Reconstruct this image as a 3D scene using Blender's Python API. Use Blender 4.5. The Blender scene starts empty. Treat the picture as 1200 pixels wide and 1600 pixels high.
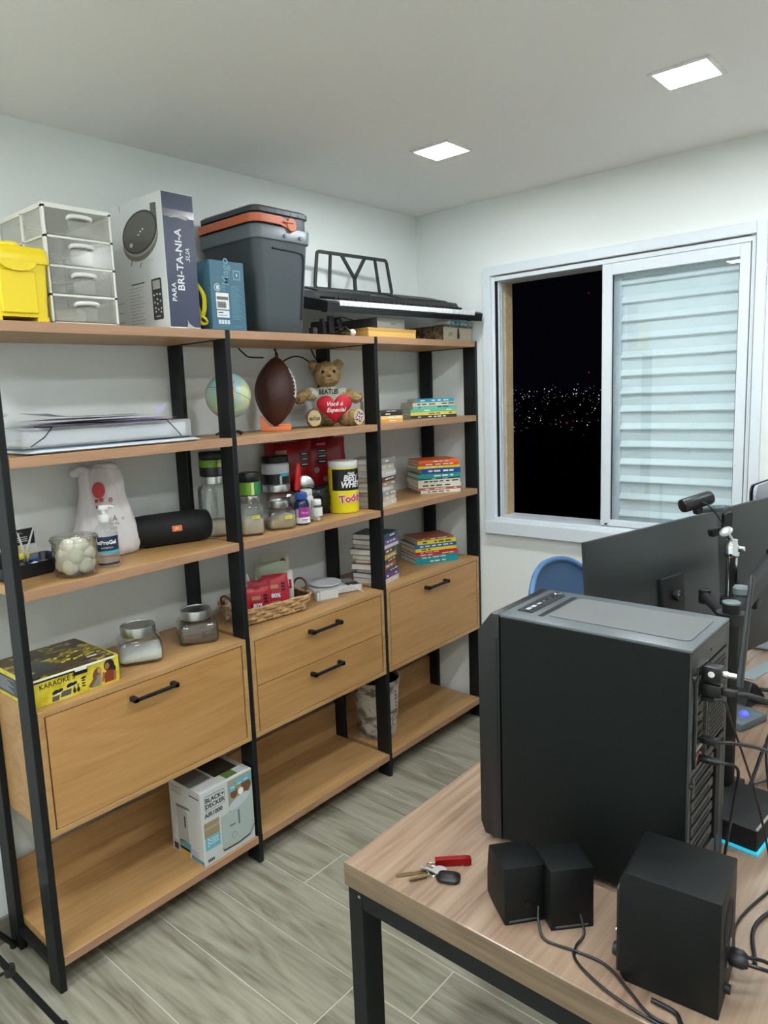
import bpy, bmesh, math, random
from mathutils import Matrix, Vector, Euler
random.seed(7)
C = bpy.context.scene.collection
sc = bpy.context.scene
# ---------------------------------------------------------------- camera
cd = bpy.data.cameras.new('camera'); cam = bpy.data.objects.new('camera', cd); C.objects.link(cam)
YAW, PIT, ROL = 0.7420, -0.1472, -0.0443
_f = Vector((math.cos(PIT)*math.cos(YAW), math.cos(PIT)*math.sin(YAW), math.sin(PIT)))
_r = Vector((math.sin(YAW), -math.cos(YAW), 0)); _u = _r.cross(_f)
_r2 = _r*math.cos(ROL)+_u*math.sin(ROL); _u2 = _u*math.cos(ROL)-_r*math.sin(ROL)
cam.matrix_world = Matrix(((_r2.x,_u2.x,-_f.x,-3.0714),(_r2.y,_u2.y,-_f.y,-2.2594),(_r2.z,_u2.z,-_f.z,1.6741),(0,0,0,1)))
cd.sensor_fit = 'HORIZONTAL'; cd.sensor_width = 36; cd.lens = 1133.9*36/1200
cd.shift_x = 60.1/1200; cd.shift_y = -15.06/1200; cd.clip_start = .02; cd.clip_end = 2000
sc.camera = cam
# ---------------------------------------------------------------- world: night sky
w = bpy.data.worlds.new('night'); sc.world = w; w.use_nodes = True
w.node_tree.nodes['Background'].inputs[0].default_value = (.0010,.0011,.0022,1)
w.node_tree.nodes['Background'].inputs[1].default_value = 1
LAMP = 140.0
LAMPS = [(-.745,-.675),(-.75,-1.52),(-3.05,-.70),(-3.05,-1.52),(-1.90,-1.52),(-.75,-2.40),(-1.90,-2.40),(-3.05,-2.40),(-3.98,-.60),(-3.98,-1.52),(-3.98,-2.40)]  # beyond the visible and reflected ones, lamps are unseen fill added to brighten the room
sc.view_settings.view_transform = 'Standard'; sc.view_settings.look = 'None'
sc.view_settings.gamma = 1; sc.view_settings.use_curve_mapping = False
sc.view_settings.exposure = 0.0
PI = math.pi
# ---------------------------------------------------------------- materials
MC = {}
def lin(c): return tuple((v/12.92 if v <= .04045 else ((v+.055)/1.055)**2.4) for v in c)
def mat(name, col, rough=.5, metal=0, spec=.5, bump=0, bscale=200, emit=0, coat=0, alpha=1, trans=0, sss=0, var=0, vscale=20):
    """col given as display (sRGB) values"""
    if name in MC: return MC[name]
    m = bpy.data.materials.new(name); m.use_nodes = True; nt = m.node_tree; b = nt.nodes['Principled BSDF']
    c = lin(col)
    b.inputs['Base Color'].default_value = (*c,1); b.inputs['Roughness'].default_value = rough
    b.inputs['Metallic'].default_value = metal; b.inputs['Specular IOR Level'].default_value = spec
    b.inputs['Coat Weight'].default_value = coat; b.inputs['Coat Roughness'].default_value = .08
    b.inputs['Alpha'].default_value = alpha; b.inputs['Transmission Weight'].default_value = trans
    if sss: b.inputs['Subsurface Weight'].default_value = sss; b.inputs['Subsurface Scale'].default_value = .01
    if emit:
        b.inputs['Emission Color'].default_value = (*c,1); b.inputs['Emission Strength'].default_value = emit
    tc = None
    if bump or var:
        tc = nt.nodes.new('ShaderNodeTexCoord')
    n = nt.nodes.new('ShaderNodeTexNoise') if (bump or var) else None
    if bump:
        n.inputs['Scale'].default_value = bscale; n.inputs['Detail'].default_value = 4
        nt.links.new(tc.outputs['Object'], n.inputs['Vector'])
        bp = nt.nodes.new('ShaderNodeBump'); bp.inputs['Strength'].default_value = bump; bp.inputs['Distance'].default_value = .002
        nt.links.new(n.outputs[0], bp.inputs['Height']); nt.links.new(bp.outputs[0], b.inputs['Normal'])
    if var:
        n2 = nt.nodes.new('ShaderNodeTexNoise'); n2.inputs['Scale'].default_value = vscale; n2.inputs['Detail'].default_value = 5
        nt.links.new(tc.outputs['Object'], n2.inputs['Vector'])
        r = nt.nodes.new('ShaderNodeValToRGB')
        r.color_ramp.elements[0].color = (*[max(0,v*(1-var)) for v in c],1); r.color_ramp.elements[0].position = .3
        r.color_ramp.elements[1].color = (*[min(1,v*(1+var)) for v in c],1); r.color_ramp.elements[1].position = .7
        nt.links.new(n2.outputs[0], r.inputs[0]); nt.links.new(r.outputs[0], b.inputs['Base Color'])
    MC[name] = m; return m
def wood(name, ca, cb, cc, axis='x', scale=1.0, rough=.45, bump=.05, coat=0, rnd=True, fine=1.0, spec=.5, rings=True):
    """long-grain board material: stretched noise for figure and pores"""
    m = bpy.data.materials.new(name); m.use_nodes = True; nt = m.node_tree; L = nt.links; b = nt.nodes['Principled BSDF']
    tc = nt.nodes.new('ShaderNodeTexCoord'); oi = nt.nodes.new('ShaderNodeObjectInfo')
    add = nt.nodes.new('ShaderNodeVectorMath'); add.operation = 'ADD'
    mul = nt.nodes.new('ShaderNodeVectorMath'); mul.operation = 'SCALE'; mul.inputs['Scale'].default_value = 17.0 if rnd else 0
    cx = nt.nodes.new('ShaderNodeCombineXYZ')
    L.new(oi.outputs['Random'], cx.inputs[0]); L.new(oi.outputs['Random'], cx.inputs[1]); L.new(oi.outputs['Random'], cx.inputs[2])
    L.new(cx.outputs[0], mul.inputs[0]); L.new(tc.outputs['Object'], add.inputs[0]); L.new(mul.outputs[0], add.inputs[1])
    def mapped(s_long, s_cross):
        mp = nt.nodes.new('ShaderNodeMapping'); s = [s_cross*scale]*3; s['xyz'.index(axis)] = s_long*scale
        mp.inputs['Scale'].default_value = s; L.new(add.outputs[0], mp.inputs['Vector']); return mp
    n1 = nt.nodes.new('ShaderNodeTexNoise'); n1.inputs['Scale'].default_value = 1; n1.inputs['Detail'].default_value = 3; n1.inputs['Distortion'].default_value = .6
    L.new(mapped(1.1,9).outputs[0], n1.inputs['Vector'])
    n2 = nt.nodes.new('ShaderNodeTexNoise'); n2.inputs['Scale'].default_value = 1; n2.inputs['Detail'].default_value = 6
    L.new(mapped(5,130*fine).outputs[0], n2.inputs['Vector'])
    if rings:
        mm = nt.nodes.new('ShaderNodeMath'); mm.operation = 'MULTIPLY'; mm.inputs[1].default_value = 5.0; L.new(n1.outputs[0], mm.inputs[0])
        fr = nt.nodes.new('ShaderNodeMath'); fr.operation = 'PINGPONG'; fr.inputs[1].default_value = .5; L.new(mm.outputs[0], fr.inputs[0])
        src = fr
    mix = nt.nodes.new('ShaderNodeMath'); mix.operation = 'MULTIPLY_ADD'; mix.inputs[1].default_value = .55
    L.new(n2.outputs[0], mix.inputs[0])
    if rings:
        half = nt.nodes.new('ShaderNodeMath'); half.operation = 'MULTIPLY'; half.inputs[1].default_value = .5; L.new(fr.outputs[0], half.inputs[0])
        ad = nt.nodes.new('ShaderNodeMath'); ad.operation = 'MULTIPLY_ADD'; ad.inputs[1].default_value = .35; L.new(n1.outputs[0], ad.inputs[0]); L.new(half.outputs[0], ad.inputs[2])
        L.new(ad.outputs[0], mix.inputs[2])
    else:
        ad = nt.nodes.new('ShaderNodeMath'); ad.operation = 'MULTIPLY'; ad.inputs[1].default_value = .55; L.new(n1.outputs[0], ad.inputs[0]); L.new(ad.outputs[0], mix.inputs[2])
    r = nt.nodes.new('ShaderNodeValToRGB'); e = r.color_ramp.elements
    e[0].position = .30; e[0].color = (*lin(ca),1); e[1].position = .78; e[1].color = (*lin(cc),1)
    k = e.new(.52); k.color = (*lin(cb),1)
    L.new(mix.outputs[0], r.inputs[0]); L.new(r.outputs[0], b.inputs['Base Color'])
    b.inputs['Roughness'].default_value = rough; b.inputs['Coat Weight'].default_value = coat; b.inputs['Coat Roughness'].default_value = .12
    b.inputs['Specular IOR Level'].default_value = spec
    if bump:
        bp = nt.nodes.new('ShaderNodeBump'); bp.inputs['Strength'].default_value = bump; bp.inputs['Distance'].default_value = .001
        L.new(n2.outputs[0], bp.inputs['Height']); L.new(bp.outputs[0], b.inputs['Normal'])
    return m
def glassm(name, tint=(1,1,1), refl=1.0, ior=1.45, rough=.02, haze=0):
    m = bpy.data.materials.new(name); m.use_nodes = True; nt = m.node_tree; nt.nodes.remove(nt.nodes['Principled BSDF'])
    out = [n for n in nt.nodes if n.type=='OUTPUT_MATERIAL'][0]
    t = nt.nodes.new('ShaderNodeBsdfTransparent'); t.inputs[0].default_value = (*tint,1)
    g = nt.nodes.new('ShaderNodeBsdfGlossy'); g.inputs['Roughness'].default_value = rough
    fr = nt.nodes.new('ShaderNodeFresnel'); ge = nt.nodes.new('ShaderNodeNewGeometry'); mr_ = nt.nodes.new('ShaderNodeMapRange')
    mr_.inputs['To Min'].default_value = ior; mr_.inputs['To Max'].default_value = 1/ior
    nt.links.new(ge.outputs['Backfacing'], mr_.inputs['Value']); nt.links.new(mr_.outputs[0], fr.inputs[0])
    mu = nt.nodes.new('ShaderNodeMath'); mu.operation = 'MULTIPLY'; mu.inputs[1].default_value = refl
    mx = nt.nodes.new('ShaderNodeMixShader'); nt.links.new(fr.outputs[0], mu.inputs[0]); nt.links.new(mu.outputs[0], mx.inputs[0])
    src = t
    if haze:
        d = nt.nodes.new('ShaderNodeBsdfDiffuse'); d.inputs[0].default_value = (.8,.82,.8,1)
        m2 = nt.nodes.new('ShaderNodeMixShader'); m2.inputs[0].default_value = haze
        nt.links.new(t.outputs[0], m2.inputs[1]); nt.links.new(d.outputs[0], m2.inputs[2]); src = m2
    nt.links.new(src.outputs[0], mx.inputs[1]); nt.links.new(g.outputs[0], mx.inputs[2]); nt.links.new(mx.outputs[0], out.inputs[0])
    return m
def ramp_mat(name, cols, scale=10, rough=.5, detail=4, stretch=(1,1,1), hard=False, kind='noise', bump=0):
    """colour patches from a noise or voronoi field; cols = [(pos, srgb)]"""
    m = bpy.data.materials.new(name); m.use_nodes = True; nt = m.node_tree; L = nt.links; b = nt.nodes['Principled BSDF']
    tc = nt.nodes.new('ShaderNodeTexCoord'); mp = nt.nodes.new('ShaderNodeMapping'); mp.inputs['Scale'].default_value = stretch
    L.new(tc.outputs['Object'], mp.inputs[0])
    n = nt.nodes.new('ShaderNodeTexNoise'); n.inputs['Scale'].default_value = scale; n.inputs['Detail'].default_value = detail
    L.new(mp.outputs[0], n.inputs['Vector'])
    r = nt.nodes.new('ShaderNodeValToRGB'); cr = r.color_ramp
    cr.elements[0].position, cr.elements[0].color = cols[0][0], (*lin(cols[0][1]),1)
    cr.elements[1].position, cr.elements[1].color = cols[-1][0], (*lin(cols[-1][1]),1)
    for p_, c_ in cols[1:-1]:
        e = cr.elements.new(p_); e.color = (*lin(c_),1)
    if hard: cr.interpolation = 'CONSTANT'
    L.new(n.outputs[0], r.inputs[0]); L.new(r.outputs[0], b.inputs['Base Color']); b.inputs['Roughness'].default_value = rough
    if bump:
        bp = nt.nodes.new('ShaderNodeBump'); bp.inputs['Strength'].default_value = bump; bp.inputs['Distance'].default_value = .003
        L.new(n.outputs[0], bp.inputs['Height']); L.new(bp.outputs[0], b.inputs['Normal'])
    return m
# ---------------------------------------------------------------- mesh helpers
def thing(name, label, cat, loc=(0,0,0), rz=0, group=None, kind=None):
    o = bpy.data.objects.new(name, None); C.objects.link(o); o.location = loc; o.rotation_euler = (0,0,rz); o.empty_display_size = .05
    if label: o['label'] = label
    if cat: o['category'] = cat
    if group: o['group'] = group
    if kind: o['kind'] = kind
    return o
def tag(o, label, cat, group=None):
    o['label'] = label; o['category'] = cat
    if group: o['group'] = group
    return o
def link(name, me, m, parent=None, M=None, smooth=False):
    if isinstance(me, bmesh.types.BMesh):
        bm = me; me = bpy.data.meshes.new(name)
        bmesh.ops.recalc_face_normals(bm, faces=bm.faces)
        bm.to_mesh(me); bm.free()
    if m is not None and not me.materials: me.materials.append(m)
    o = bpy.data.objects.new(name, me); C.objects.link(o)
    if parent: o.parent = parent
    if M is not None: o.matrix_local = M
    if smooth:
        for p_ in me.polygons: p_.use_smooth = True
        if smooth != True:
            me.set_sharp_from_angle(angle=smooth)
    return o
def bm_box(bm, x0,x1,y0,y1,z0,z1, bev=0, segs=2, edges=None):
    r = bmesh.ops.create_cube(bm, size=1)
    vs = r['verts']
    for v in vs:
        v.co = Vector((x0+(v.co.x+.5)*(x1-x0), y0+(v.co.y+.5)*(y1-y0), z0+(v.co.z+.5)*(z1-z0)))
    if bev:
        es = list({e for v in vs for e in v.link_edges})
        if edges: es = [e for e in es if abs((e.verts[0].co-e.verts[1].co).normalized()['xyz'.index(edges)]) > .99]
        bmesh.ops.bevel(bm, geom=es, offset=bev, segments=segs, profile=.5, affect='EDGES')
    return bm
def box(name, m, parent, x0,x1,y0,y1,z0,z1, bev=.0015, segs=1, edges=None, M=None, smooth=False):
    bm = bmesh.new(); bm_box(bm, x0,x1,y0,y1,z0,z1,bev,segs,edges)
    return link(name, bm, m, parent, M, math.radians(40) if (segs>1 or smooth) else False)
def boxes(name, m, parent, lst, bev=0, M=None):
    bm = bmesh.new()
    for b in lst: bm_box(bm, *b, bev=bev, segs=1)
    return link(name, bm, m, parent, M)
def bm_lathe(bm, prof, n=32, cx=0, cy=0, cap=True):
    rings = []
    for r,z in prof:
        rings.append([bm.verts.new((cx+max(r,1e-5)*math.cos(2*PI*i/n), cy+max(r,1e-5)*math.sin(2*PI*i/n), z)) for i in range(n)])
    for a,b in zip(rings, rings[1:]):
        for i in range(n): bm.faces.new((a[i],a[(i+1)%n],b[(i+1)%n],b[i]))
    if cap:
        bm.faces.new(rings[0][::-1]); bm.faces.new(rings[-1])
def lathe(name, prof, m, parent, loc=(0,0,0), n=32, M=None, cap=True, ang=40):
    bm = bmesh.new(); bm_lathe(bm, prof, n, cap=cap)
    MM = Matrix.Translation(loc) if M is None else M
    return link(name, bm, m, parent, MM, math.radians(ang))
def cyl(name, r, z0, z1, m, parent, loc=(0,0,0), M=None, n=24, bev=0):
    b = min(bev, r*.5, (z1-z0)*.45)
    prof = [(r,z0),(r,z1)] if not b else [(r-b,z0),(r,z0+b),(r,z1-b),(r-b,z1)]
    return lathe(name, prof, m, parent, loc, n, M)
def sq_ring(hx, hy, rc, z, k=5, cx=0, cy=0):
    pts = []
    rc = min(rc, hx*.999, hy*.999)
    for qx,qy,a0 in ((1,1,0),(-1,1,PI/2),(-1,-1,PI),(1,-1,1.5*PI)):
        for i in range(k+1):
            a = a0+i*PI/2/k
            pts.append((cx+qx*(hx-rc)+rc*math.cos(a), cy+qy*(hy-rc)+rc*math.sin(a), z))
    return pts
def loft(name, secs, m, parent, k=5, M=None, cap0=True, cap1=True, ang=40, thick=0):
    """secs: (z, hx, hy, rc[, cx, cy])"""
    bm = bmesh.new(); rings = []
    for s in secs:
        z,hx,hy,rc = s[:4]; cx,cy = (s[4],s[5]) if len(s)>4 else (0,0)
        rings.append([bm.verts.new(p_) for p_ in sq_ring(hx,hy,rc,z,k,cx,cy)])
    n = len(rings[0])
    for a,b in zip(rings, rings[1:]):
        for i in range(n): bm.faces.new((a[i],a[(i+1)%n],b[(i+1)%n],b[i]))
    if cap0: bm.faces.new(rings[0][::-1])
    if cap1: bm.faces.new(rings[-1])
    return link(name, bm, m, parent, M, math.radians(ang))
def catmull(pts, sub=6, closed=False):
    P = [Vector(p_) for p_ in pts]
    if len(P) < 3: return P
    out = []; n = len(P)
    for i in range(n if closed else n-1):
        p0 = P[(i-1)%n] if (closed or i>0) else P[0]*2-P[1]
        p1 = P[i]; p2 = P[(i+1)%n]
        p3 = P[(i+2)%n] if (closed or i<n-2) else P[-1]*2-P[-2]
        for s in range(sub):
            t = s/sub
            out.append(.5*((2*p1)+(-p0+p2)*t+(2*p0-5*p1+4*p2-p3)*t*t+(-p0+3*p1-3*p2+p3)*t**3))
    if not closed: out.append(P[-1])
    return out
def bm_tube(bm, pts, r, n=8, flat=1.0, closed=False, up=None, r1=None):
    P = [Vector(p_) for p_ in pts]; N = len(P); rings = []; nrm = None
    for i in range(N):
        t = (P[(i+1)%N]-P[i-1] if closed or 0<i<N-1 else (P[1]-P[0] if i==0 else P[-1]-P[-2])).normalized()
        if nrm is None:
            a = Vector(up) if up else (Vector((0,0,1)) if abs(t.z)<.9 else Vector((1,0,0)))
            nrm = (a-t*a.dot(t)).normalized()
        else:
            if up: a = Vector(up); nn = a-t*a.dot(t)
            else: nn = nrm-t*nrm.dot(t)
            if nn.length>1e-6: nrm = nn.normalized()
        bn = t.cross(nrm); rr = r if r1 is None else r+(r1-r)*i/(N-1)
        rings.append([bm.verts.new(P[i]+nrm*rr*math.cos(2*PI*j/n)+bn*rr*flat*math.sin(2*PI*j/n)) for j in range(n)])
    for i in range(N if closed else N-1):
        a,b = rings[i], rings[(i+1)%N]
        for j in range(n): bm.faces.new((a[j],a[(j+1)%n],b[(j+1)%n],b[j]))
    if not closed: bm.faces.new(rings[0][::-1]); bm.faces.new(rings[-1])
def tube(name, pts, r, m, parent=None, n=8, smooth_pts=True, sub=6, flat=1.0, closed=False, M=None, up=None, r1=None):
    bm = bmesh.new(); bm_tube(bm, catmull(pts,sub,closed) if smooth_pts else pts, r, n, flat, closed, up, r1)
    return link(name, bm, m, parent, M, math.radians(50))
def bm_prism(bm, poly, th, M=None):
    a = [bm.verts.new((x,y,0)) for x,y in poly]; b = [bm.verts.new((x,y,th)) for x,y in poly]; n = len(a)
    if M is not None:
        for v in a+b: v.co = M @ v.co
    bm.faces.new(a[::-1]); bm.faces.new(b)
    for i in range(n): bm.faces.new((a[i],a[(i+1)%n],b[(i+1)%n],b[i]))
def prism(name, poly, th, m, parent, M=None, bev=0, ang=None):
    bm = bmesh.new(); bm_prism(bm, poly, th)
    if bev: bmesh.ops.bevel(bm, geom=list(bm.edges), offset=bev, segments=2, profile=.5, affect='EDGES')
    return link(name, bm, m, parent, M, math.radians(ang) if ang else False)
def rrect(x0,x1,y0,y1,r,k=4): return [(p_[0],p_[1]) for p_ in sq_ring((x1-x0)/2,(y1-y0)/2,r,0,k,(x0+x1)/2,(y0+y1)/2)]
def ellipse(cx,cy,rx,ry,n=24,rot=0):
    o=[]
    for i in range(n):
        x,y = rx*math.cos(2*PI*i/n), ry*math.sin(2*PI*i/n)
        o.append((cx+x*math.cos(rot)-y*math.sin(rot), cy+x*math.sin(rot)+y*math.cos(rot)))
    return o
def rect(x0,x1,y0,y1): return [(x0,y0),(x1,y0),(x1,y1),(x0,y1)]
def face(d, x, y, z, spin=0):
    """matrix of a printed face: local x to the reader's right, y up, z out of the face"""
    R = {'-y':Euler((PI/2,0,0)),'-x':Euler((PI/2,0,-PI/2)),'+z':Euler((0,0,0)),'+x':Euler((PI/2,0,PI/2)),'+y':Euler((PI/2,0,PI))}[d].to_matrix().to_4x4()
    return Matrix.Translation((x,y,z)) @ R @ Matrix.Rotation(spin,4,'Z')
def patch(name, poly, m, parent, M, th=.0004, z=0): return prism(name, poly, th, m, parent, M @ Matrix.Translation((0,0,z)))
def text(body, size, m, parent, M, align='CENTER', ext=.0002, shear=0, wrap=None, sx=1, name='lettering', bold=0, z=.0002):
    cu = bpy.data.curves.new('t','FONT'); cu.body = body; cu.size = size; cu.extrude = ext; cu.shear = shear; cu.offset = bold
    cu.align_x = align; cu.align_y = 'CENTER'; cu.resolution_u = 3
    t = bpy.data.objects.new('t', cu); C.objects.link(t)
    dg = bpy.context.evaluated_depsgraph_get()
    me = bpy.data.meshes.new_from_object(t.evaluated_get(dg)); bpy.data.objects.remove(t); bpy.data.curves.remove(cu)
    for v in me.vertices:
        v.co.x *= sx; v.co.z += z
        if wrap:
            a = v.co.x/wrap; rr = wrap+v.co.z
            v.co.x = rr*math.sin(a); v.co.z = rr*math.cos(a)-wrap
    me.materials.clear(); me.name = name
    return link(name, me, m, parent, M)
def blob(name, els, m, parent, voxel=.004, M=None, jitter=0, smooth=2):
    """one continuous surface out of ellipsoids (centre, radii, euler)"""
    bm = bmesh.new()
    for e in els:
        c,r = e[0],e[1]; rot = Euler(e[2]).to_matrix().to_4x4() if len(e)>2 else Matrix()
        bmesh.ops.create_uvsphere(bm, u_segments=20, v_segments=12, radius=1, matrix=Matrix.Translation(c) @ rot @ Matrix.Diagonal((*r,1)))
    me = bpy.data.meshes.new(name); bm.to_mesh(me); bm.free()
    t = bpy.data.objects.new('t', me); C.objects.link(t)
    rm = t.modifiers.new('r','REMESH'); rm.mode = 'VOXEL'; rm.voxel_size = voxel
    sm = t.modifiers.new('s','SMOOTH'); sm.iterations = smooth; sm.factor = .5
    dg = bpy.context.evaluated_depsgraph_get()
    m2 = bpy.data.meshes.new_from_object(t.evaluated_get(dg)); bpy.data.objects.remove(t)
    if jitter:
        for v in m2.vertices: v.co += Vector((random.gauss(0,1),random.gauss(0,1),random.gauss(0,1)))*jitter
    m2.materials.clear()
    return link(name, m2, m, parent, M, True)
# shared materials
WALL = mat('wall paint', (.915,.932,.92), .75, bump=.04, bscale=60)
CEIL = mat('ceiling paint', (.94,.935,.92), .85)
WHITE = mat('white aluminium', (.86,.89,.91), .32, spec=.5)
EDG = wood('edge band oak', (.61,.465,.355), (.66,.505,.39), (.70,.54,.42), 'x', 1.6, .45, .02)
BLACKM = mat('black powder coat', (.075,.088,.092), .5, spec=.3, bump=.03, bscale=900)
OAK = wood('oak laminate', (.645,.475,.285), (.70,.54,.345), (.745,.585,.39), 'x', .9, .42, .03)
OAKD = wood('oak laminate fronts', (.66,.48,.27), (.715,.53,.32), (.75,.57,.36), 'x', .8, .45, .03)
BLK = mat('black plastic', (.075,.08,.085), .38, spec=.5)
BLKM = mat('black matt plastic', (.06,.065,.07), .6, spec=.4)
STEEL = mat('brushed steel', (.76,.76,.75), .28, metal=1)
CHROME = mat('chrome', (.85,.86,.87), .1, metal=1)
WHP = mat('white plastic', (.90,.90,.88), .4)
PAPER = mat('book pages', (.92,.905,.86), .9, bump=.25, bscale=500)
PRW = mat('white print', (.92,.92,.92), .6); PRK = mat('black print', (.05,.05,.05), .5); PRG = mat('grey print', (.45,.45,.45), .6)
GLASS = glassm('jar glass', (.94,.955,.945), 1.9, 1.5, .015, .02)
# ================================================================ ROOM
RX0, RX1, RY0, RY1, RH = -4.35, 0.0, -3.45, 0.0, 2.5345
box('wall_left', WALL, None, RX0-.15,RX1+.2,0,.15,-.05,RH,0)['kind'] = 'structure'
box('wall_right', WALL, None, RX0-.15,RX1+.2,RY0-.15,RY0,-.05,RH,0)['kind'] = 'structure'
box('wall_back', WALL, None, RX0-.15,RX0,RY0,0,-.05,RH,0)['kind'] = 'structure'
WY0, WY1, WZ0, WZ1 = -.425, -1.535, 1.035, 2.185      # hole in the window wall
wf = boxes('wall_front', WALL, None, [(0,.14,RY0,0,-.05,WZ0),(0,.14,RY0,0,WZ1,RH),(0,.14,WY0,0,WZ0,WZ1),(0,.14,RY0,WY1,WZ0,WZ1)])
wf['kind'] = 'structure'
STUC = mat('tan stucco', (.80,.70,.54), .9, bump=1.0, bscale=120, var=.12, vscale=40)
boxes('outer_reveal', STUC, wf, [(.085,.150,WY0-.028,WY0+.01,WZ0,WZ1),(.085,.150,WY1-.01,WY1+.02,WZ0,WZ1)])
# ceiling with four-sided cut-outs for the panels is one slab; the panels sit in it
ce = box('ceiling', CEIL, None, RX0-.15,RX1+.2,RY0-.15,.15,RH,RH+.1,0); ce['kind'] = 'structure'
for nm, b in (('baseboard_left',(RX0,0,-.012,0,0,.085)),('baseboard_right',(RX0,0,RY0,RY0+.012,0,.085)),('baseboard_back',(RX0,RX0+.012,RY0+.012,-.012,0,.085)),('baseboard_front',(-.012,0,RY0+.012,-.012,0,.085))):
    bb = box(nm, None, None, *b, .002); bb['kind'] = 'structure'; bb.data.materials.append(None)
FLO = wood('grey wood tile', (.42,.39,.33), (.57,.555,.49), (.66,.645,.58), 'y', 1.15, .36, .15, fine=.55, spec=.45, rings=True)
for o in bpy.data.objects:
    if o.name.startswith('baseboard'): o.data.materials.clear(); o.data.materials.append(wood('baseboard tile', (.33,.315,.28),(.45,.43,.39),(.55,.53,.49),'x' if 'left' in o.name or 'right' in o.name else 'y',1,.5,.1,rings=False))
GROUT = mat('light grout', (.80,.79,.74), .8)
fl = box('floor', GROUT, None, RX0,RX1,RY0,0,-.05,-.0012,0); fl['kind'] = 'structure'
# long planks laid across the room, each one its own tile
_bm = bmesh.new(); bm_box(_bm, -.1022,.1022,-.598,.598,-.008,0,.0012,1); PLK = bpy.data.meshes.new('plank'); _bm.to_mesh(PLK); _bm.free(); PLK.materials.append(FLO)
PITCH = .2077; i = 0; x = -.2605+PITCH
offs = {}
cols = []
xx = -.2605
while xx < RX1: xx += PITCH
xs_ = []
while xx > RX0: xs_.append(xx); xx -= PITCH
xs_.append(xx)
random.seed(21)
for ci in range(len(xs_)-1):
    xa, xb = min(xs_[ci],RX1), max(xs_[ci+1],RX0)
    if xa-xb < .02: continue
    k = int(round((-.2605-xs_[ci])/PITCH))
    y = {6:-1.17,7:-.98,5:-.55,8:-1.25}.get(k, -random.choice([.4,.6,.8,1.0,1.15,.25]))
    y += 1.2*2
    while y > RY0:
        ya, yb = min(y,0), max(y-1.2,RY0)
        if ya > yb+.02 and ya <= 0:
            if xa-xb > PITCH-.001 and ya-yb > 1.199:
                o = bpy.data.objects.new('plank', PLK); C.objects.link(o); o.parent = fl; o.location = ((xa+xb)/2,(ya+yb)/2,0)
            else:
                o = box('plank', FLO, fl, -(xa-xb)/2+.001,(xa-xb)/2-.001,-(ya-yb)/2+.0015,(ya-yb)/2-.0015,-.008,0,.0012); o.location = ((xa+xb)/2,(ya+yb)/2,0)
        y -= 1.2
# ---------------------------------------------------------------- ceiling panels, including added unseen fill lamps
LED = mat('lit diffuser', (.96,.985,1.0), .4, emit=LAMP)
for i,(lx,ly) in enumerate(LAMPS):
    lab = ['square recessed ceiling light closest to the wall corner, above the window','square recessed ceiling light above the right half of the window',
           'square recessed ceiling light behind the camera, near the shelf wall','added unseen fill light behind the camera in the row away from the shelf wall','added unseen fill light above the computer tower','added unseen fill light at the window end of the row by the right wall','added unseen fill light in the middle of the row by the right wall','added unseen fill light behind the camera in the row by the right wall','square recessed ceiling light at the back wall, shelf side','added unseen fill light at the back wall, middle row','added unseen fill light at the back wall, right row'][i]
    t = thing('ceiling_light', lab, 'ceiling light', (lx,ly,RH), 0, 'recessed ceiling lights')
    h = .071
    fr = boxes('frame', WHP, t, [(-h-.012,h+.012,-h-.012,-h,-.006,0),(-h-.012,h+.012,h,h+.012,-.006,0),(-h-.012,-h,-h,h,-.006,0),(h,h+.012,-h,h,-.006,0)])
    box('diffuser', LED, t, -h,h,-h,h,-.004,-.0005,0)
# ---------------------------------------------------------------- window
win = thing('window_1', None, None, (0,-.98,WZ0), 0, None, 'structure')
def wbox(name, x0,x1,y0,y1,z0,z1, m=WHITE, bev=.0015): return box(name, m, win, x0,x1,y0+.98,y1+.98,z0-WZ0,z1-WZ0,bev)
# flat trim round the hole on the room side
wbox('casing', -.016,0, -.430,-.388, .975,2.232); wbox('casing', -.016,0, -1.575,-1.540, .975,2.232)
wbox('casing', -.016,0, -1.540,-.430, 2.190,2.232); wbox('casing', -.022,0, -1.540,-.430, .975,1.045)
wbox('sill', -.034,-.022, -1.57,-.395, .975,1.035)
# outer frame tracks
wbox('side_frame', 0,.085, -.446,-.425, 1.045,2.185); wbox('side_frame', 0,.085, -1.540,-1.522, 1.045,2.185)
wbox('head_track', 0,.150, -1.522,-.446, 2.165,2.190); wbox('sill_track', 0,.150, -1.522,-.446, 1.035,1.052)
GAP = mat('dark seal', (.05,.055,.06), .6)
wbox('seal', .0005,.018, -.4505,-.446, 1.052,2.165, GAP, 0); 
wbox('guide_rail', .024,.032, -.456,-.446, 1.052,2.165); wbox('guide_rail', .042,.050, -.456,-.446, 1.052,2.165)
# glass sash on the right, in front
SY0, SY1 = -.958, -1.518
S0,S1 = .004,.028
wbox('sash_stile', S0,S1, SY0-.042,SY0, 1.056,2.165); wbox('sash_stile', S0,S1, SY1,SY1+.036, 1.056,2.165)
wbox('sash_rail', S0,S1, SY1+.036,SY0-.042, 2.118,2.165); wbox('sash_rail', S0,S1, SY1+.036,SY0-.042, 1.056,1.083)
PG = glassm('window glass', (.93,.96,.965), 1.6, 1.52, .0)
wbox('pane', .014,.018, SY1+.036,SY0-.042, 1.083,2.118, PG, 0)
wbox('seal', .0125,.0185, SY0-.045,SY0-.0421, 1.083,2.118, GAP, 0); wbox('seal', .0125,.0185, SY1+.0361,SY1+.039, 1.083,2.118, GAP, 0)
wbox('latch', -.003,.004, SY0-.032,SY0-.020, 1.062,1.067, GAP, 0)
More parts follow.
